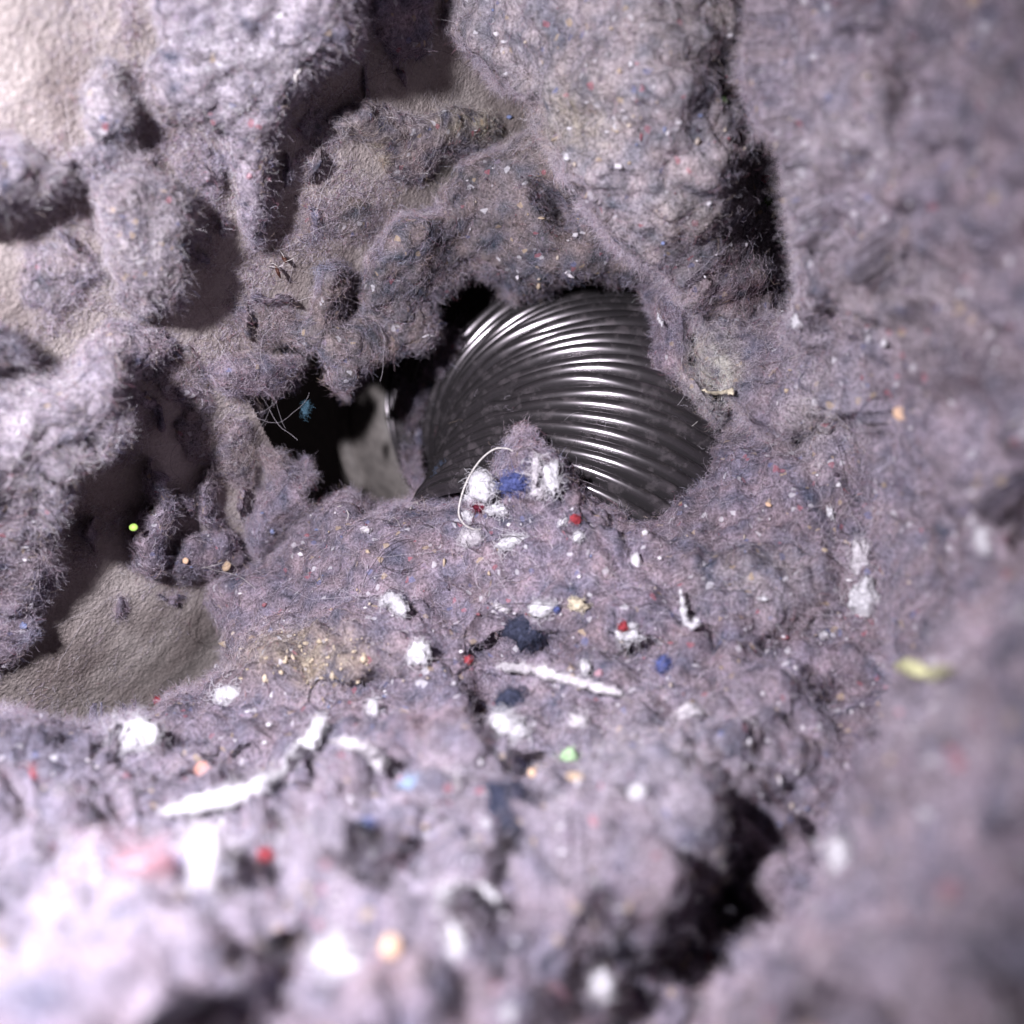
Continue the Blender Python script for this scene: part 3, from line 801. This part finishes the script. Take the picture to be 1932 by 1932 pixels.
def strip(name, label, cat, pts, w_, material, group=None, n=48, fuzz=0, flat=.35):
    C = path3d(pts, n, .0016, rigid=True)
    d = np.linalg.norm(C - CAM, axis=1)
    q = np.c_[np.linspace(0, 9, n), np.zeros(n), np.full(n, _fs[0] * 1.7)]; _fs[0] += 1
    wd = w_ / 2 * d / F * (1 + .5 * perlin(q, 1.0, 3) + .45 * perlin(q, 2.7, 4) + .3 * perlin(q, 6.1, 5)) * (1 - .75 * np.abs(np.linspace(-1, 1, n)) ** 5)
    V, f = tube(C, wd, 10, flat)
    V = V + (perlin(V, 900, 7) * .0006 + perlin(V, 2200, 8) * .0003)[:, None] * np.array([.6, -.4, .6])
    o = mesh_object(name, V, f, material)
    tag(o, label, cat, group)
    if fuzz:
        i = rng.integers(0, len(V), fuzz)
        nn = V[i] - C[np.minimum(i // 10, n - 1)]; nn /= np.linalg.norm(nn, axis=1)[:, None] + 1e-9
        pts_ = fibres(V[i], nn, wd.mean() * 1.2 * np.exp(rng.normal(size=fuzz) * .4), lift=.5)
        col = material.node_tree.nodes['Color Ramp'].color_ramp.elements[1].color[:3]
        fuzz_object('fuzz', pts_, np.full((fuzz, 7), .00003), np.repeat(np.array(col)[None], fuzz, 0) * rng.uniform(.6, 1.05, (fuzz, 1)), o)
    return o

WG = 'white flecks in the lint'; CG = 'coloured flecks in the lint'
FL = [
 # white and pale flecks: x, y, w, h, rot, material, fuzz, label
 (910, 920, 50, 52, 0, WHITE, 120, 'round bright white fluff ball inside the curved white thread', 'fluff ball', 'fluff_ball'),
 (886, 941, 24, 10, 20, WHITE, 30, 'tiny white tag sticking out below the round white ball', 'fleck', 'fleck'),
 (1012, 884, 15, 54, 8, PALE, 60, 'slim pale upright flake near the top of the lint mound', 'fleck', 'fleck'),
 (1042, 905, 26, 54, -8, WHITE, 60, 'tall white flake on the lint mound in front of the duct ribs', 'fleck', 'fleck'),
 (1017, 925, 26, 26, 0, PALE, 60, 'dim pale puff at the foot of the tall white flake', 'fleck', 'fleck'),
 (938, 962, 36, 22, 15, WHITE, 60, 'white flake just under the blue tuft', 'fleck', 'fleck'),
 (886, 976, 30, 14, 40, WHITE, 40, 'slanted white flake beside the foot of the curved thread', 'fleck', 'fleck'),
 (889, 1016, 40, 34, 0, PALE, 110, 'soft pale puff circled by a dark hair loop', 'fluff ball', 'fluff_ball'),
 (963, 1022, 48, 22, -18, WHITE, 70, 'lumpy white flake lying below the white thread', 'fleck', 'fleck'),
 (1090, 1012, 15, 22, 20, WHITE, 25, 'small white curl below the red tuft', 'fleck', 'fleck'),
 (1062, 985, 18, 10, -20, WHITE, 25, 'small white fleck left of the red tuft', 'fleck', 'fleck'),
 (942, 1150, 28, 18, 10, PALE, 50, 'pale fleck above the navy tuft, left of the bigger flake', 'fleck', 'fleck'),
 (1025, 1148, 44, 24, -15, WHITE, 70, 'white flake with a blue speck at its right end', 'fleck', 'fleck'),
 (1090, 1141, 34, 22, 10, CREAM, 60, 'cream flake right of the blue speck', 'fleck', 'fleck'),
 (1195, 1181, 16, 10, 0, WHITE, 20, 'white crumb right of the bright red fluff', 'fleck', 'fleck'),
 (1187, 1200, 46, 20, 5, WHITE, 50, 'broad white flake directly under the bright red fluff', 'fleck', 'fleck'),
 (1103, 1260, 15, 26, 0, WHITE, 30, 'upright white fleck above the pale paper strip', 'fleck', 'fleck'),
 (962, 1376, 68, 44, 30, WHITE, 150, 'large ragged white fluff patch beside the dark valley', 'fluff ball', 'fluff_ball'),
 (830, 1402, 42, 50, -10, WHITE, 110, 'white fluff lump left of the dark valley', 'fluff ball', 'fluff_ball'),
 (255, 1390, 84, 58, -15, WHITE, 120, 'big blurred white blob near the edge of the bare wall', 'fluff ball', 'fluff_ball'),
 (430, 1314, 54, 38, -10, WHITE, 100, 'white puff at the top of the bank by the bare wall', 'fluff ball', 'fluff_ball'),
 (648, 1818, 112, 44, 32, WHITE, 60, 'thick white blurred stick low in the bank', 'scrap', 'scrap'),
 (905, 1655, 52, 40, 20, WHITE, 60, 'white lump behind the curved white strip', 'fluff ball', 'fluff_ball'),
 (865, 1788, 28, 74, -12, WHITE, 50, 'tall blurred white fleck low in the middle of the bank', 'fleck', 'fleck'),
 (1135, 1862, 38, 60, 0, WHITE, 50, 'white oval at the rim of the dark pit at the bottom', 'fleck', 'fleck'),
 (947, 1593, 36, 42, 0, WHITE, 60, 'white fleck under the charcoal tuft', 'fleck', 'fleck'),
 (1204, 1496, 28, 30, 0, WHITE, 50, 'round white fleck right of the orange scrap', 'fleck', 'fleck'),
 (1064, 1556, 70, 54, -20, PALE, 120, 'wide pale puff below the orange scrap', 'fluff ball', 'fluff_ball'),
 (1632, 1130, 46, 64, 0, WHITE, 60, 'blurred white oval on the edge of the right bank', 'fleck', 'fleck'),
 (1626, 1052, 34, 66, 0, PALE, 60, 'pale flake above the white oval on the right bank', 'fleck', 'fleck'),
 (1708, 960, 48, 28, 35, WHITE, 40, 'slanted blurred white fleck high on the right bank', 'fleck', 'fleck'),
 (1860, 1028, 34, 50, -10, WHITE, 40, 'blurred white fleck next to the dark notch at the right edge', 'fleck', 'fleck'),
 (1588, 1630, 40, 92, -12, WHITE, 60, 'long white lump standing over the dark crease', 'scrap', 'scrap'),
 (1735, 1705, 64, 30, 0, PALE, 60, 'pale smear left of the pink tuft on the right bank', 'fleck', 'fleck'),
 (1216, 696, 15, 20, 0, WHITE, 25, 'white crumb hanging at the right edge of the duct', 'fleck', 'fleck'),
 (1505, 606, 20, 26, -20, WHITE, 25, 'white crumb on the left edge of the right bank', 'fleck', 'fleck'),
 (1110, 378, 12, 8, -20, WHITE, 10, 'tiny white speck low on the overhanging clump', 'fleck', 'fleck'),
 (1070, 296, 10, 15, 20, WHITE, 10, 'tiny white speck beside the cream patch of the overhanging clump', 'fleck', 'fleck'),
 (1555, 1198, 15, 15, 0, WHITE, 15, 'small white crumb in the brown hollow left of the yellow strip', 'fleck', 'fleck'),
 (236, 801, 16, 13, 0, WHITE, 20, 'white crumb on the right shoulder of the left lump', 'fleck', 'fleck'),
 (790, 1236, 38, 44, 0, WHITE, 70, 'white tuft left of the maroon streak', 'fleck', 'fleck'),
 (702, 1345, 22, 44, 10, WHITE, 40, 'upright white fleck above the dark end of the long strip', 'fleck', 'fleck'),
 (1090, 1362, 34, 26, 20, PALE, 50, 'pale crumbs right of the ragged white patch', 'fleck', 'fleck'),
 (1300, 1345, 40, 22, 0, PALE, 50, 'pale blurred fleck right of the paper strip', 'fleck', 'fleck'),
 (1440, 1130, 20, 8, 10, WHITE, 15, 'white sliver inside the hair hoop', 'fleck', 'fleck'),
 (1566, 968, 10, 22, -20, WHITE, 12, 'shiny white sliver at the small hair ring on the right', 'fleck', 'fleck'),
 (690, 1000, 16, 12, 20, PALE, 20, 'pale crumb near the left end of the lower lip', 'fleck', 'fleck'),
 (385, 1625, 60, 110, 5, PALE, 120, 'tall pale puff under the left end of the long white strip', 'fluff ball', 'fluff_ball'),
 (850, 1500, 40, 70, 0, PALE, 90, 'pale puff left of the charcoal tuft', 'fluff ball', 'fluff_ball'),
 (60, 1770, 90, 60, 0, WHITE, 60, 'overexposed white puff at the lower left edge', 'fluff ball', 'fluff_ball'),
 # coloured flecks
 (968, 911, 46, 30, -5, BLUE, 130, 'blue fluff tuft beside the round white ball', 'tuft', 'tuft'),
 (1086, 980, 18, 14, 30, RED, 60, 'bright red tuft on the right slope of the mound', 'tuft', 'tuft'),
 (908, 956, 30, 16, 0, MAROON, 60, 'maroon tuft under the round white ball', 'tuft', 'tuft'),
 (1050, 1149, 11, 14, 0, BLUE, 20, 'small blue speck at the end of a white flake', 'fleck', 'fleck'),
 (1175, 1183, 17, 13, 0, RED, 50, 'bright red fluff above the broad white flake', 'tuft', 'tuft'),
 (990, 1192, 62, 46, 10, NAVY, 200, 'navy fluff tuft in the fold above the paper strip', 'tuft', 'tuft'),
 (968, 1327, 56, 48, 0, NAVY, 180, 'navy fluff tuft in the dark valley under the paper strip', 'tuft', 'tuft'),
 (962, 1520, 60, 90, -20, NAVY, 180, 'tall charcoal tuft in the lower part of the dark valley', 'tuft', 'tuft'),
 (1133, 1501, 34, 42, -10, ORANGE, 0, 'orange oval scrap on the bank', 'scrap', 'scrap'),
 (1073, 1426, 26, 30, 20, MINT, 30, 'light green scrap below the pale crumbs', 'scrap', 'scrap'),
 (655, 1572, 46, 36, 0, SKY, 90, 'light blue tuft in the left half of the bank', 'tuft', 'tuft'),
 (690, 1560, 30, 34, 0, BLUE, 60, 'dark blue tuft touching the light blue one', 'tuft', 'tuft'),
 (500, 1615, 30, 26, 0, RED, 30, 'blurred red scrap left of the light blue tuft', 'scrap', 'scrap'),
 (738, 1788, 36, 46, 0, PEACH, 0, 'blurred peach scrap right of the thick white stick', 'scrap', 'scrap'),
 (1048, 1882, 36, 34, 0, PINK, 50, 'blurred pink tuft at the bottom of the picture', 'tuft', 'tuft'),
 (252, 995, 17, 15, 0, LIME, 0, 'lime green round bead in the dark shadow', 'bead', 'bead'),
 (427, 1068, 16, 20, 20, TAN, 0, 'tan flake hanging on the pale thread pair', 'flake', 'flake'),
 (350, 1058, 12, 12, 0, PEACH, 0, 'small peach flake on the crumbly clump left of the tan one', 'flake', 'flake'),
 (1700, 780, 32, 26, 20, PEACH, 0, 'blurred peach scrap high on the right bank', 'scrap', 'scrap'),
 (1798, 1682, 38, 30, 0, PINK, 40, 'blurred pink tuft low on the right bank', 'tuft', 'tuft'),
 (536, 661, 11, 11, 0, TEAL, 10, 'teal speck at the left edge of the lint mat', 'fleck', 'fleck'),
 (577, 772, 13, 26, 10, TEAL, 50, 'teal tuft in the gap left of the sleeve', 'tuft', 'tuft'),
 (502, 337, 14, 10, 0, PINK, 10, 'red speck on the right edge of the hanging tail', 'fleck', 'fleck'),
 (470, 332, 10, 9, 0, PINK, 10, 'red speck in the middle of the hanging tail', 'fleck', 'fleck'),
 (882, 1246, 12, 16, 0, RED, 20, 'red speck at the top of the maroon streak', 'fleck', 'fleck'),
 (905, 1290, 20, 56, -25, MAROON, 90, 'maroon streak running into the dark valley', 'tuft', 'tuft'),
 (262, 1638, 100, 52, -5, PINK, 150, 'wide pink smudge of fluff at lower left', 'tuft', 'tuft'),
 (372, 1632, 76, 30, 10, LILAC, 120, 'lilac blue smear right of the pink smudge', 'tuft', 'tuft'),
 (383, 1454, 34, 36, 0, SALMON, 0, 'salmon round scrap above the long white strip', 'scrap', 'scrap'),
 (51, 1463, 34, 28, 20, RED, 40, 'dark red scrap near the left edge of the bank', 'scrap', 'scrap'),
 (297, 1321, 13, 12, 0, RED, 10, 'red speck on the rim of the bank by the bare wall', 'fleck', 'fleck'),
 (774, 1481, 36, 32, 0, SKY, 50, 'sky blue scrap in the middle of the bank', 'scrap', 'scrap'),
 (977, 1445, 24, 22, 0, LILAC, 40, 'violet speck left of the light green scrap', 'fleck', 'fleck'),
 (1004, 1458, 16, 18, 0, PEACH, 0, 'small tan orange crumb right of the violet speck', 'flake', 'flake'),
 (1085, 1466, 34, 16, 10, TAN, 0, 'thin tan crescent flake left of the orange scrap', 'flake', 'flake'),
 (1365, 190, 12, 14, 0, MOSS, 15, 'dim green speck in the dark gap at the upper right', 'fleck', 'fleck'),
 (1450, 378, 14, 18, 0, MOSS, 15, 'dim green speck further down the dark gap', 'fleck', 'fleck'),
 (1250, 1255, 20, 34, 10, BLUE, 60, 'blue violet tuft right of the paper strip', 'tuft', 'tuft'),
 (1450, 952, 12, 8, 30, PEACH, 0, 'small orange crumb right of the duct opening', 'flake', 'flake'),
 (1130, 1270, 14, 12, 0, PINK, 12, 'rosy speck above the tip of the paper strip', 'fleck', 'fleck'),
]
for (x, y, w_, h_, rot, m_, fz, lab, cat, nm) in FL:
    bead = nm == 'bead'
    fleck(nm, lab, cat, x, y, w_, h_, rot, m_, group=(WG if m_ in (WHITE, PALE, CREAM) else CG), fuzz=int(fz * 2.2),
          flat=.95 if bead else (.85 if nm == 'fluff_ball' else .6), rough=.15 if nm in ('scrap', 'bead', 'flake') and not fz else (.3 if nm in ('fluff_ball', 'scrap') else .62), lift=.8 if nm in ('bead', 'fluff_ball') else .38, smooth_shape=bead)

strip('paper_strip', 'pale fibrous paper strip lying across the fold in the bank', 'paper strip', [(938, 1258), (1000, 1262), (1050, 1275), (1110, 1292), (1172, 1308)], 19, PALE, fuzz=700, flat=.22)
strip('cloth_strip', 'long bright white cloth strip running diagonally on the left of the bank', 'cloth strip', [(312, 1532), (380, 1515), (450, 1500), (510, 1470), (560, 1425), (592, 1385), (606, 1352)], 30, WHITE, fuzz=700, flat=.3)
strip('cloth_strip', 'curled blurred white strip in the lower middle of the bank', 'cloth strip', [(826, 1690), (860, 1678), (895, 1680), (935, 1698)], 24, WHITE, fuzz=250, flat=.35)
strip('fluff_streak', 'pale feathery streak right of the long white strip', 'fluff', [(625, 1400), (670, 1405), (705, 1425), (715, 1455)], 22, PALE, fuzz=120, flat=.4)
strip('yellow_strip', 'yellow green leaf-like strip on the right bank', 'strip', [(1688, 1254), (1720, 1260), (1760, 1270), (1795, 1262)], 24, YELLOW, flat=.35)
strip('fluff_curl', 'white hooked curl with a round end on the bank right of centre', 'fluff', [(1284, 1112), (1288, 1140), (1292, 1168), (1304, 1182), (1316, 1176), (1310, 1166)], 9, WHITE, fuzz=220, flat=.6)
strip('fluff_curl', 'white feathery wing shaped curl left of centre on the bank', 'fluff', [(718, 1140), (738, 1130), (752, 1142), (762, 1160)], 20, WHITE, fuzz=500, flat=.3)
strip('fluff_curl', 'short white curl on the dull tuft beside the duct', 'fluff', [(1240, 590), (1244, 604), (1252, 616)], 6, WHITE, fuzz=20, flat=.6)
strip('straw', 'broken cream straw on the tuft right of the duct', 'straw', [(1325, 735), (1350, 742), (1378, 738), (1384, 745)], 8, CREAM, flat=.6)
strip('fluff_curl', 'pale curl at the edge of the hole above the sleeve', 'fluff', [(796, 637), (806, 633), (818, 636)], 4, PALE, flat=.6)
strip('fluff_curl', 'pale curl under the overhanging clump above the duct', 'fluff', [(1066, 514), (1074, 520), (1084, 524)], 5, PALE, flat=.6)

Z5 = lambda L: [((1000 + a / 1.719) * .6389, (800 + b / 1.719) * .6389) for a, b in L]
Z2 = lambda L: [((900 + a / 3.22) * .6389, (1050 + b / 3.22) * .6389) for a, b in L]
Z4 = lambda L: [(a / 1.887 * .6389, (1000 + b / 1.887) * .6389) for a, b in L]
Z6 = lambda L: [((2000 + a / 1.887) * .6389, (1000 + b / 1.887) * .6389) for a, b in L]
Z8 = lambda L: [((1000 + a / 1.719) * .6389, (1900 + b / 1.719) * .6389) for a, b in L]

def air_strand(name, label, cat, pts, depths, r_mm, material, group=None, n=60, sides=7):
    p = spline(pts, n); d = np.interp(np.linspace(0, 1, n), np.linspace(0, 1, len(depths)), depths)
    V, f = tube(px(p[:, 0], p[:, 1], d), r_mm / 1000, sides)
    return tag(mesh_object(name, V, f, material), label, cat, group)

t1 = Z5([(885, 915), (850, 901), (790, 905), (720, 960), (660, 1050), (622, 1150), (610, 1235), (640, 1288), (690, 1312), (742, 1308)])
da = surf(*t1[0])[0]; db = surf(*t1[-2])[0]
air_strand('thread', 'white twisted thread bowed in an arc around the round white ball', 'thread', t1, [da - .002, da - .004, db - .006, db - .004, db - .001], .19, THREAD)
t2 = Z2([(1250, 1195), (1275, 1115), (1335, 1045), (1430, 1022), (1485, 1065), (1530, 1135)])
d2 = surf(800, 925)[0]
yarn = air_strand('yarn', 'frayed navy yarn loop arching over the lower lip of the hole', 'yarn', t2, [d2, d2 - .002, d2 - .001], .22, NAVY)
yc = spline(t2, 400); yd = np.full(400, d2 - .0012)
nn = rng.normal(size=(400, 3)); nn /= np.linalg.norm(nn, axis=1)[:, None]
fuzz_object('fuzz', fibres(px(yc[:, 0], yc[:, 1], yd), nn, np.full(400, .0022), curl=1.0), np.full((400, 7), .00003), np.repeat(np.array([[.07, .09, .14]]), 400, 0), yarn)
TG = 'short pale threads at the lower lip of the hole'
strand('thread', 'short straight white thread standing at the lower lip left of the ball', 'thread', Z2([(1112, 1275), (1128, 1360), (1138, 1445)]), .10, THREAD, TG, n=20, lift=.002)
strand('thread', 'stubby white hooked thread left of the straight one', 'thread', Z2([(1000, 1465), (1030, 1410), (1060, 1392), (1078, 1420)]), .17, THREAD, TG, n=20, lift=.002)
strand('thread', 'pale crescent thread at the far left of the lower lip', 'thread', Z2([(300, 1440), (350, 1432), (395, 1465), (415, 1520), (395, 1570)]), .11, THREAD, TG, n=24, lift=.002)
strand('thread', 'fine pale bent thread below the lower lip', 'thread', Z2([(790, 1590), (835, 1540), (880, 1570), (905, 1625)]), .05, THREAD, TG, n=24, lift=.002)
TG2 = 'pale thread pair by the bare wall'
strand('thread', 'upper pale thread of the pair reaching from the tan flake', 'thread', Z4([(1120, 1280), (1200, 1262), (1270, 1245), (1320, 1285), (1310, 1320)]), .05, THREAD, TG2, n=30, bow=.002)
strand('thread', 'lower pale thread of the pair sloping down to the bank', 'thread', Z4([(1130, 1272), (1220, 1295), (1320, 1320), (1370, 1350), (1425, 1395)]), .05, THREAD, TG2, n=30, bow=.002)
strand('thread', 'faint pale thread crossing the duct near its right edge', 'thread', Z5([(1720, 830), (1790, 790), (1850, 740)]), .05, THREAD, n=16)
strand('thread', 'curled white thread ring in the shade at the top', 'thread', [(560, 160), (558, 142), (575, 128), (594, 138), (596, 158), (582, 166)], .3, THREAD, n=30)
HG = 'dark hairs on the lint'
HAIRS = [
 ('round dark hair loop over the soft pale puff', Z5([(770, 1345), (730, 1290), (670, 1292), (645, 1350), (665, 1408), (712, 1412), (735, 1380)])),
 ('long dark hair sweeping in a wide arc left of the mound', Z5([(128, 1625), (135, 1560), (190, 1470), (240, 1410), (310, 1372), (370, 1362)])),
 ('dark hair bow opening to the right below the lower lip', Z5([(260, 1420), (215, 1455), (225, 1500), (300, 1522), (370, 1512), (430, 1480)])),
 ('small dark hair ring by the red tuft', Z5([(1165, 1242), (1132, 1268), (1135, 1312), (1180, 1332), (1225, 1300), (1230, 1265)])),
 ('dark hair arched over the lumpy white flake', Z5([(800, 1375), (850, 1347), (905, 1350), (938, 1385), (930, 1425)])),
 ('dark hair hoop with a long tail on the right of the bank', Z6([(430, 1455), (445, 1400), (490, 1370), (535, 1405), (532, 1455), (460, 1475), (390, 1515), (290, 1555)])),
 ('thin dark hair ring beside the shiny white sliver', Z6([(1010, 930), (950, 918), (895, 950), (880, 1010), (905, 1070), (960, 1090), (1010, 1070), (1030, 1010)])),
 ('dark hair running down into the thin ring on the right', Z6([(875, 540), (910, 640), (935, 760), (960, 850), (1000, 915)])),
 ('dark hair hook at the left foot of the bank by the bare wall', Z4([(1130, 1370), (1095, 1470), (1060, 1570), (1060, 1650), (1105, 1692), (1180, 1692), (1235, 1660)])),
 ('faint dark hair slanting across the bank left of the wide arc', Z4([(1710, 1380), (1640, 1450), (1580, 1530), (1540, 1610)])),
 ('straight dark hair across the tip of the paper strip', Z8([(940, 380), (1050, 320), (1180, 255), (1300, 205), (1440, 135)])),
 ('short dark hair above the white flake in the fold', Z5([(1255, 1665), (1310, 1640), (1385, 1622)])),
 ('wavy dark hair along the fold above the red fluff', Z5([(730, 1770), (790, 1710), (900, 1690), (1080, 1695), (1190, 1700)])),
 ('dark hair arc right of the cream flake', Z5([(1390, 1690), (1480, 1690), (1560, 1665), (1625, 1690)])),
 ('dark hair hook beside the broad white flake', Z5([(1420, 1800), (1375, 1815), (1370, 1860), (1395, 1890)])),
 ('dark hair hanging from the white tuft by the maroon streak', Z8([(425, 40), (470, 85), (540, 82), (630, 90)])),
 ('faint dark hair arc on the lint mat over the hole', [(705, 385), (680, 410), (652, 440), (646, 470), (655, 500)]),
 ('dark hair sticking out of the lower lip toward the sleeve', Z2([(900, 1140), (980, 1230), (1070, 1310), (1130, 1360)])),
]
for lab, pts in HAIRS:
    strand('hair', lab, 'hair', pts, .072 if 'faint' not in lab else .05, HAIR, HG, n=40, lift=.0026, bow=.0010, sides=5)

# the dry husk on the wall
d, n = surf(535, 500)
root = bpy.data.objects.new('dry_husk', None); root.empty_display_size = .004; root.location = px(535, 500, d); COL.objects.link(root)
tag(root, 'small dry brown husk with thin pale legs on the tan wall', 'insect husk')
def seg(nm, pts, r, m_):
    p = spline([q[:2] for q in pts], 14); dd = np.interp(np.linspace(0, 1, 14), np.linspace(0, 1, len(pts)), [q[2] for q in pts])
    rad = r / 1000 * (1 - .6 * np.abs(np.linspace(-1, 1, 14)) ** 3)
    V, f = tube(px(p[:, 0], p[:, 1], d - dd), rad, 7); mesh_object(nm, V, f, m_, parent=root)
seg('body', [(520, 500, .004), (524, 512, .005), (529, 524, .003)], .42, HUSK)
seg('head', [(533, 483, .003), (537, 489, .004), (540, 496, .004)], .5, HUSK)
for L_ in ([(524, 505, .005), (510, 503, .004), (498, 508, .001)], [(524, 503, .005), (515, 497, .005), (508, 500, .002)], [(538, 494, .005), (552, 488, .006), (566, 478, .003)],
           [(537, 492, .004), (534, 500, .005), (525, 504, .005)], [(538, 490, .004), (532, 478, .005), (524, 470, .002)]):
    seg('leg', L_, .07, THREAD)

# crumbs too small and too many to count
def crumbs():
    Vs, Fs, n0 = [], [], 0
    cols = []
    V0, F0 = ico(1)
    pal = np.array([[.64, .61, .65], [.48, .38, .28], [.52, .44, .38], [.28, .11, .13], [.2, .24, .42], [.7, .66, .7], [.08, .06, .08]])
    pw = np.array([.42, .14, .12, .06, .06, .14, .06])
    spots = []
    for k in range(1050):
        u = rng.random()
        if u < .62: x, y = rng.uniform(0, 1932), rng.uniform(960, 1932)
        elif u < .72: x, y = rng.normal(575, 75), rng.normal(1242, 26)
        elif u < .86: x, y = rng.uniform(880, 1480), rng.uniform(0, 560)
        else: x, y = rng.uniform(1450, 1932), rng.uniform(0, 960)
        spots.append((x, y))
    for x, y in spots:
        d, n = surf(x, y, 1)
        if d > .31 or (x < 700 and y < 1345 and d > wall_depth(x, y) - .004): continue
        s = (abs(rng.normal()) * .00026 + .00012) * (d / .25) ** 1.2
        V = V0 * (1 + .35 * rng.normal(size=V0.shape)) * s * rng.uniform(.4, 1.9, 3)
        tanp = 575 - 130 < x < 575 + 130 and 1190 < y < 1300
        Vs.append(V + px(x, y, d - .0004)); Fs.append(F0 + n0); n0 += len(V0)
        c = pal[rng.choice(len(pal), p=pw)] if not tanp else np.array([.58, .48, .36]) * rng.uniform(.6, 1.2)
        cols.append(np.repeat(c[None], len(V0), 0))
    o = mesh_object('lint_crumbs', np.vstack(Vs), np.vstack(Fs), FUZZ, smooth=True)
    c = np.vstack(cols)
    a = o.data.attributes.new('tint', 'FLOAT_COLOR', 'POINT'); a.data.foreach_set('color', np.c_[c, np.ones(len(c))].astype(np.float32).ravel())
    tag(o, 'tiny pale, tan and coloured crumbs strewn through the lint', 'crumbs', kind='stuff')
crumbs()

def stray_fibres():
    n, K = 620, 22
    pts, tint = [], []
    while len(pts) < n:
        x, y = rng.uniform(20, 1910), rng.uniform(20, 1910)
        d0 = surf(x, y, 1)[0]
        if d0 > .272:
            continue
        a = rng.uniform(0, 6.28); turn = rng.normal() * .11; q = []
        L_ = rng.uniform(6, 17) * d0 / .25
        for k in range(K):
            q.append((x, y)); a += turn + rng.normal() * .16
            x += math.cos(a) * L_; y += math.sin(a) * L_
        q = np.array(q)
        dd = np.array([surf(u, v, 1)[0] for u, v in q])
        if dd.max() > .28 or dd.max() - dd.min() > .03:
            continue
        dd = np.convolve(np.pad(dd, 3, mode='edge'), np.ones(7) / 7, 'valid')
        dd = dd - .0012 - .0012 * np.abs(np.sin(np.linspace(0, rng.uniform(3, 9), K)))
        pts.append(px(q[:, 0], q[:, 1], dd))
        tint.append((.045, .03, .035) if rng.random() < .42 else tuple(np.array([.62, .57, .62]) * rng.uniform(.6, 1.2)))
    e = bpy.data.objects.new('stray_fibres_anchor', None)
    pts = np.array(pts); c = pts.reshape(-1, 3).mean(0)
    e.location = c
    o = fuzz_object('stray_fibres', pts, np.full((n, K), .000021), np.array(tint), e)
    o.parent = None; o.location = c
    bpy.data.objects.remove(e)
    tag(o, 'fine long stray hairs and threads tangled over the lint everywhere', 'fibres', kind='stuff')
stray_fibres()
print('script', round(time.time() - T0, 1), 's', len(bpy.data.objects), 'objects')
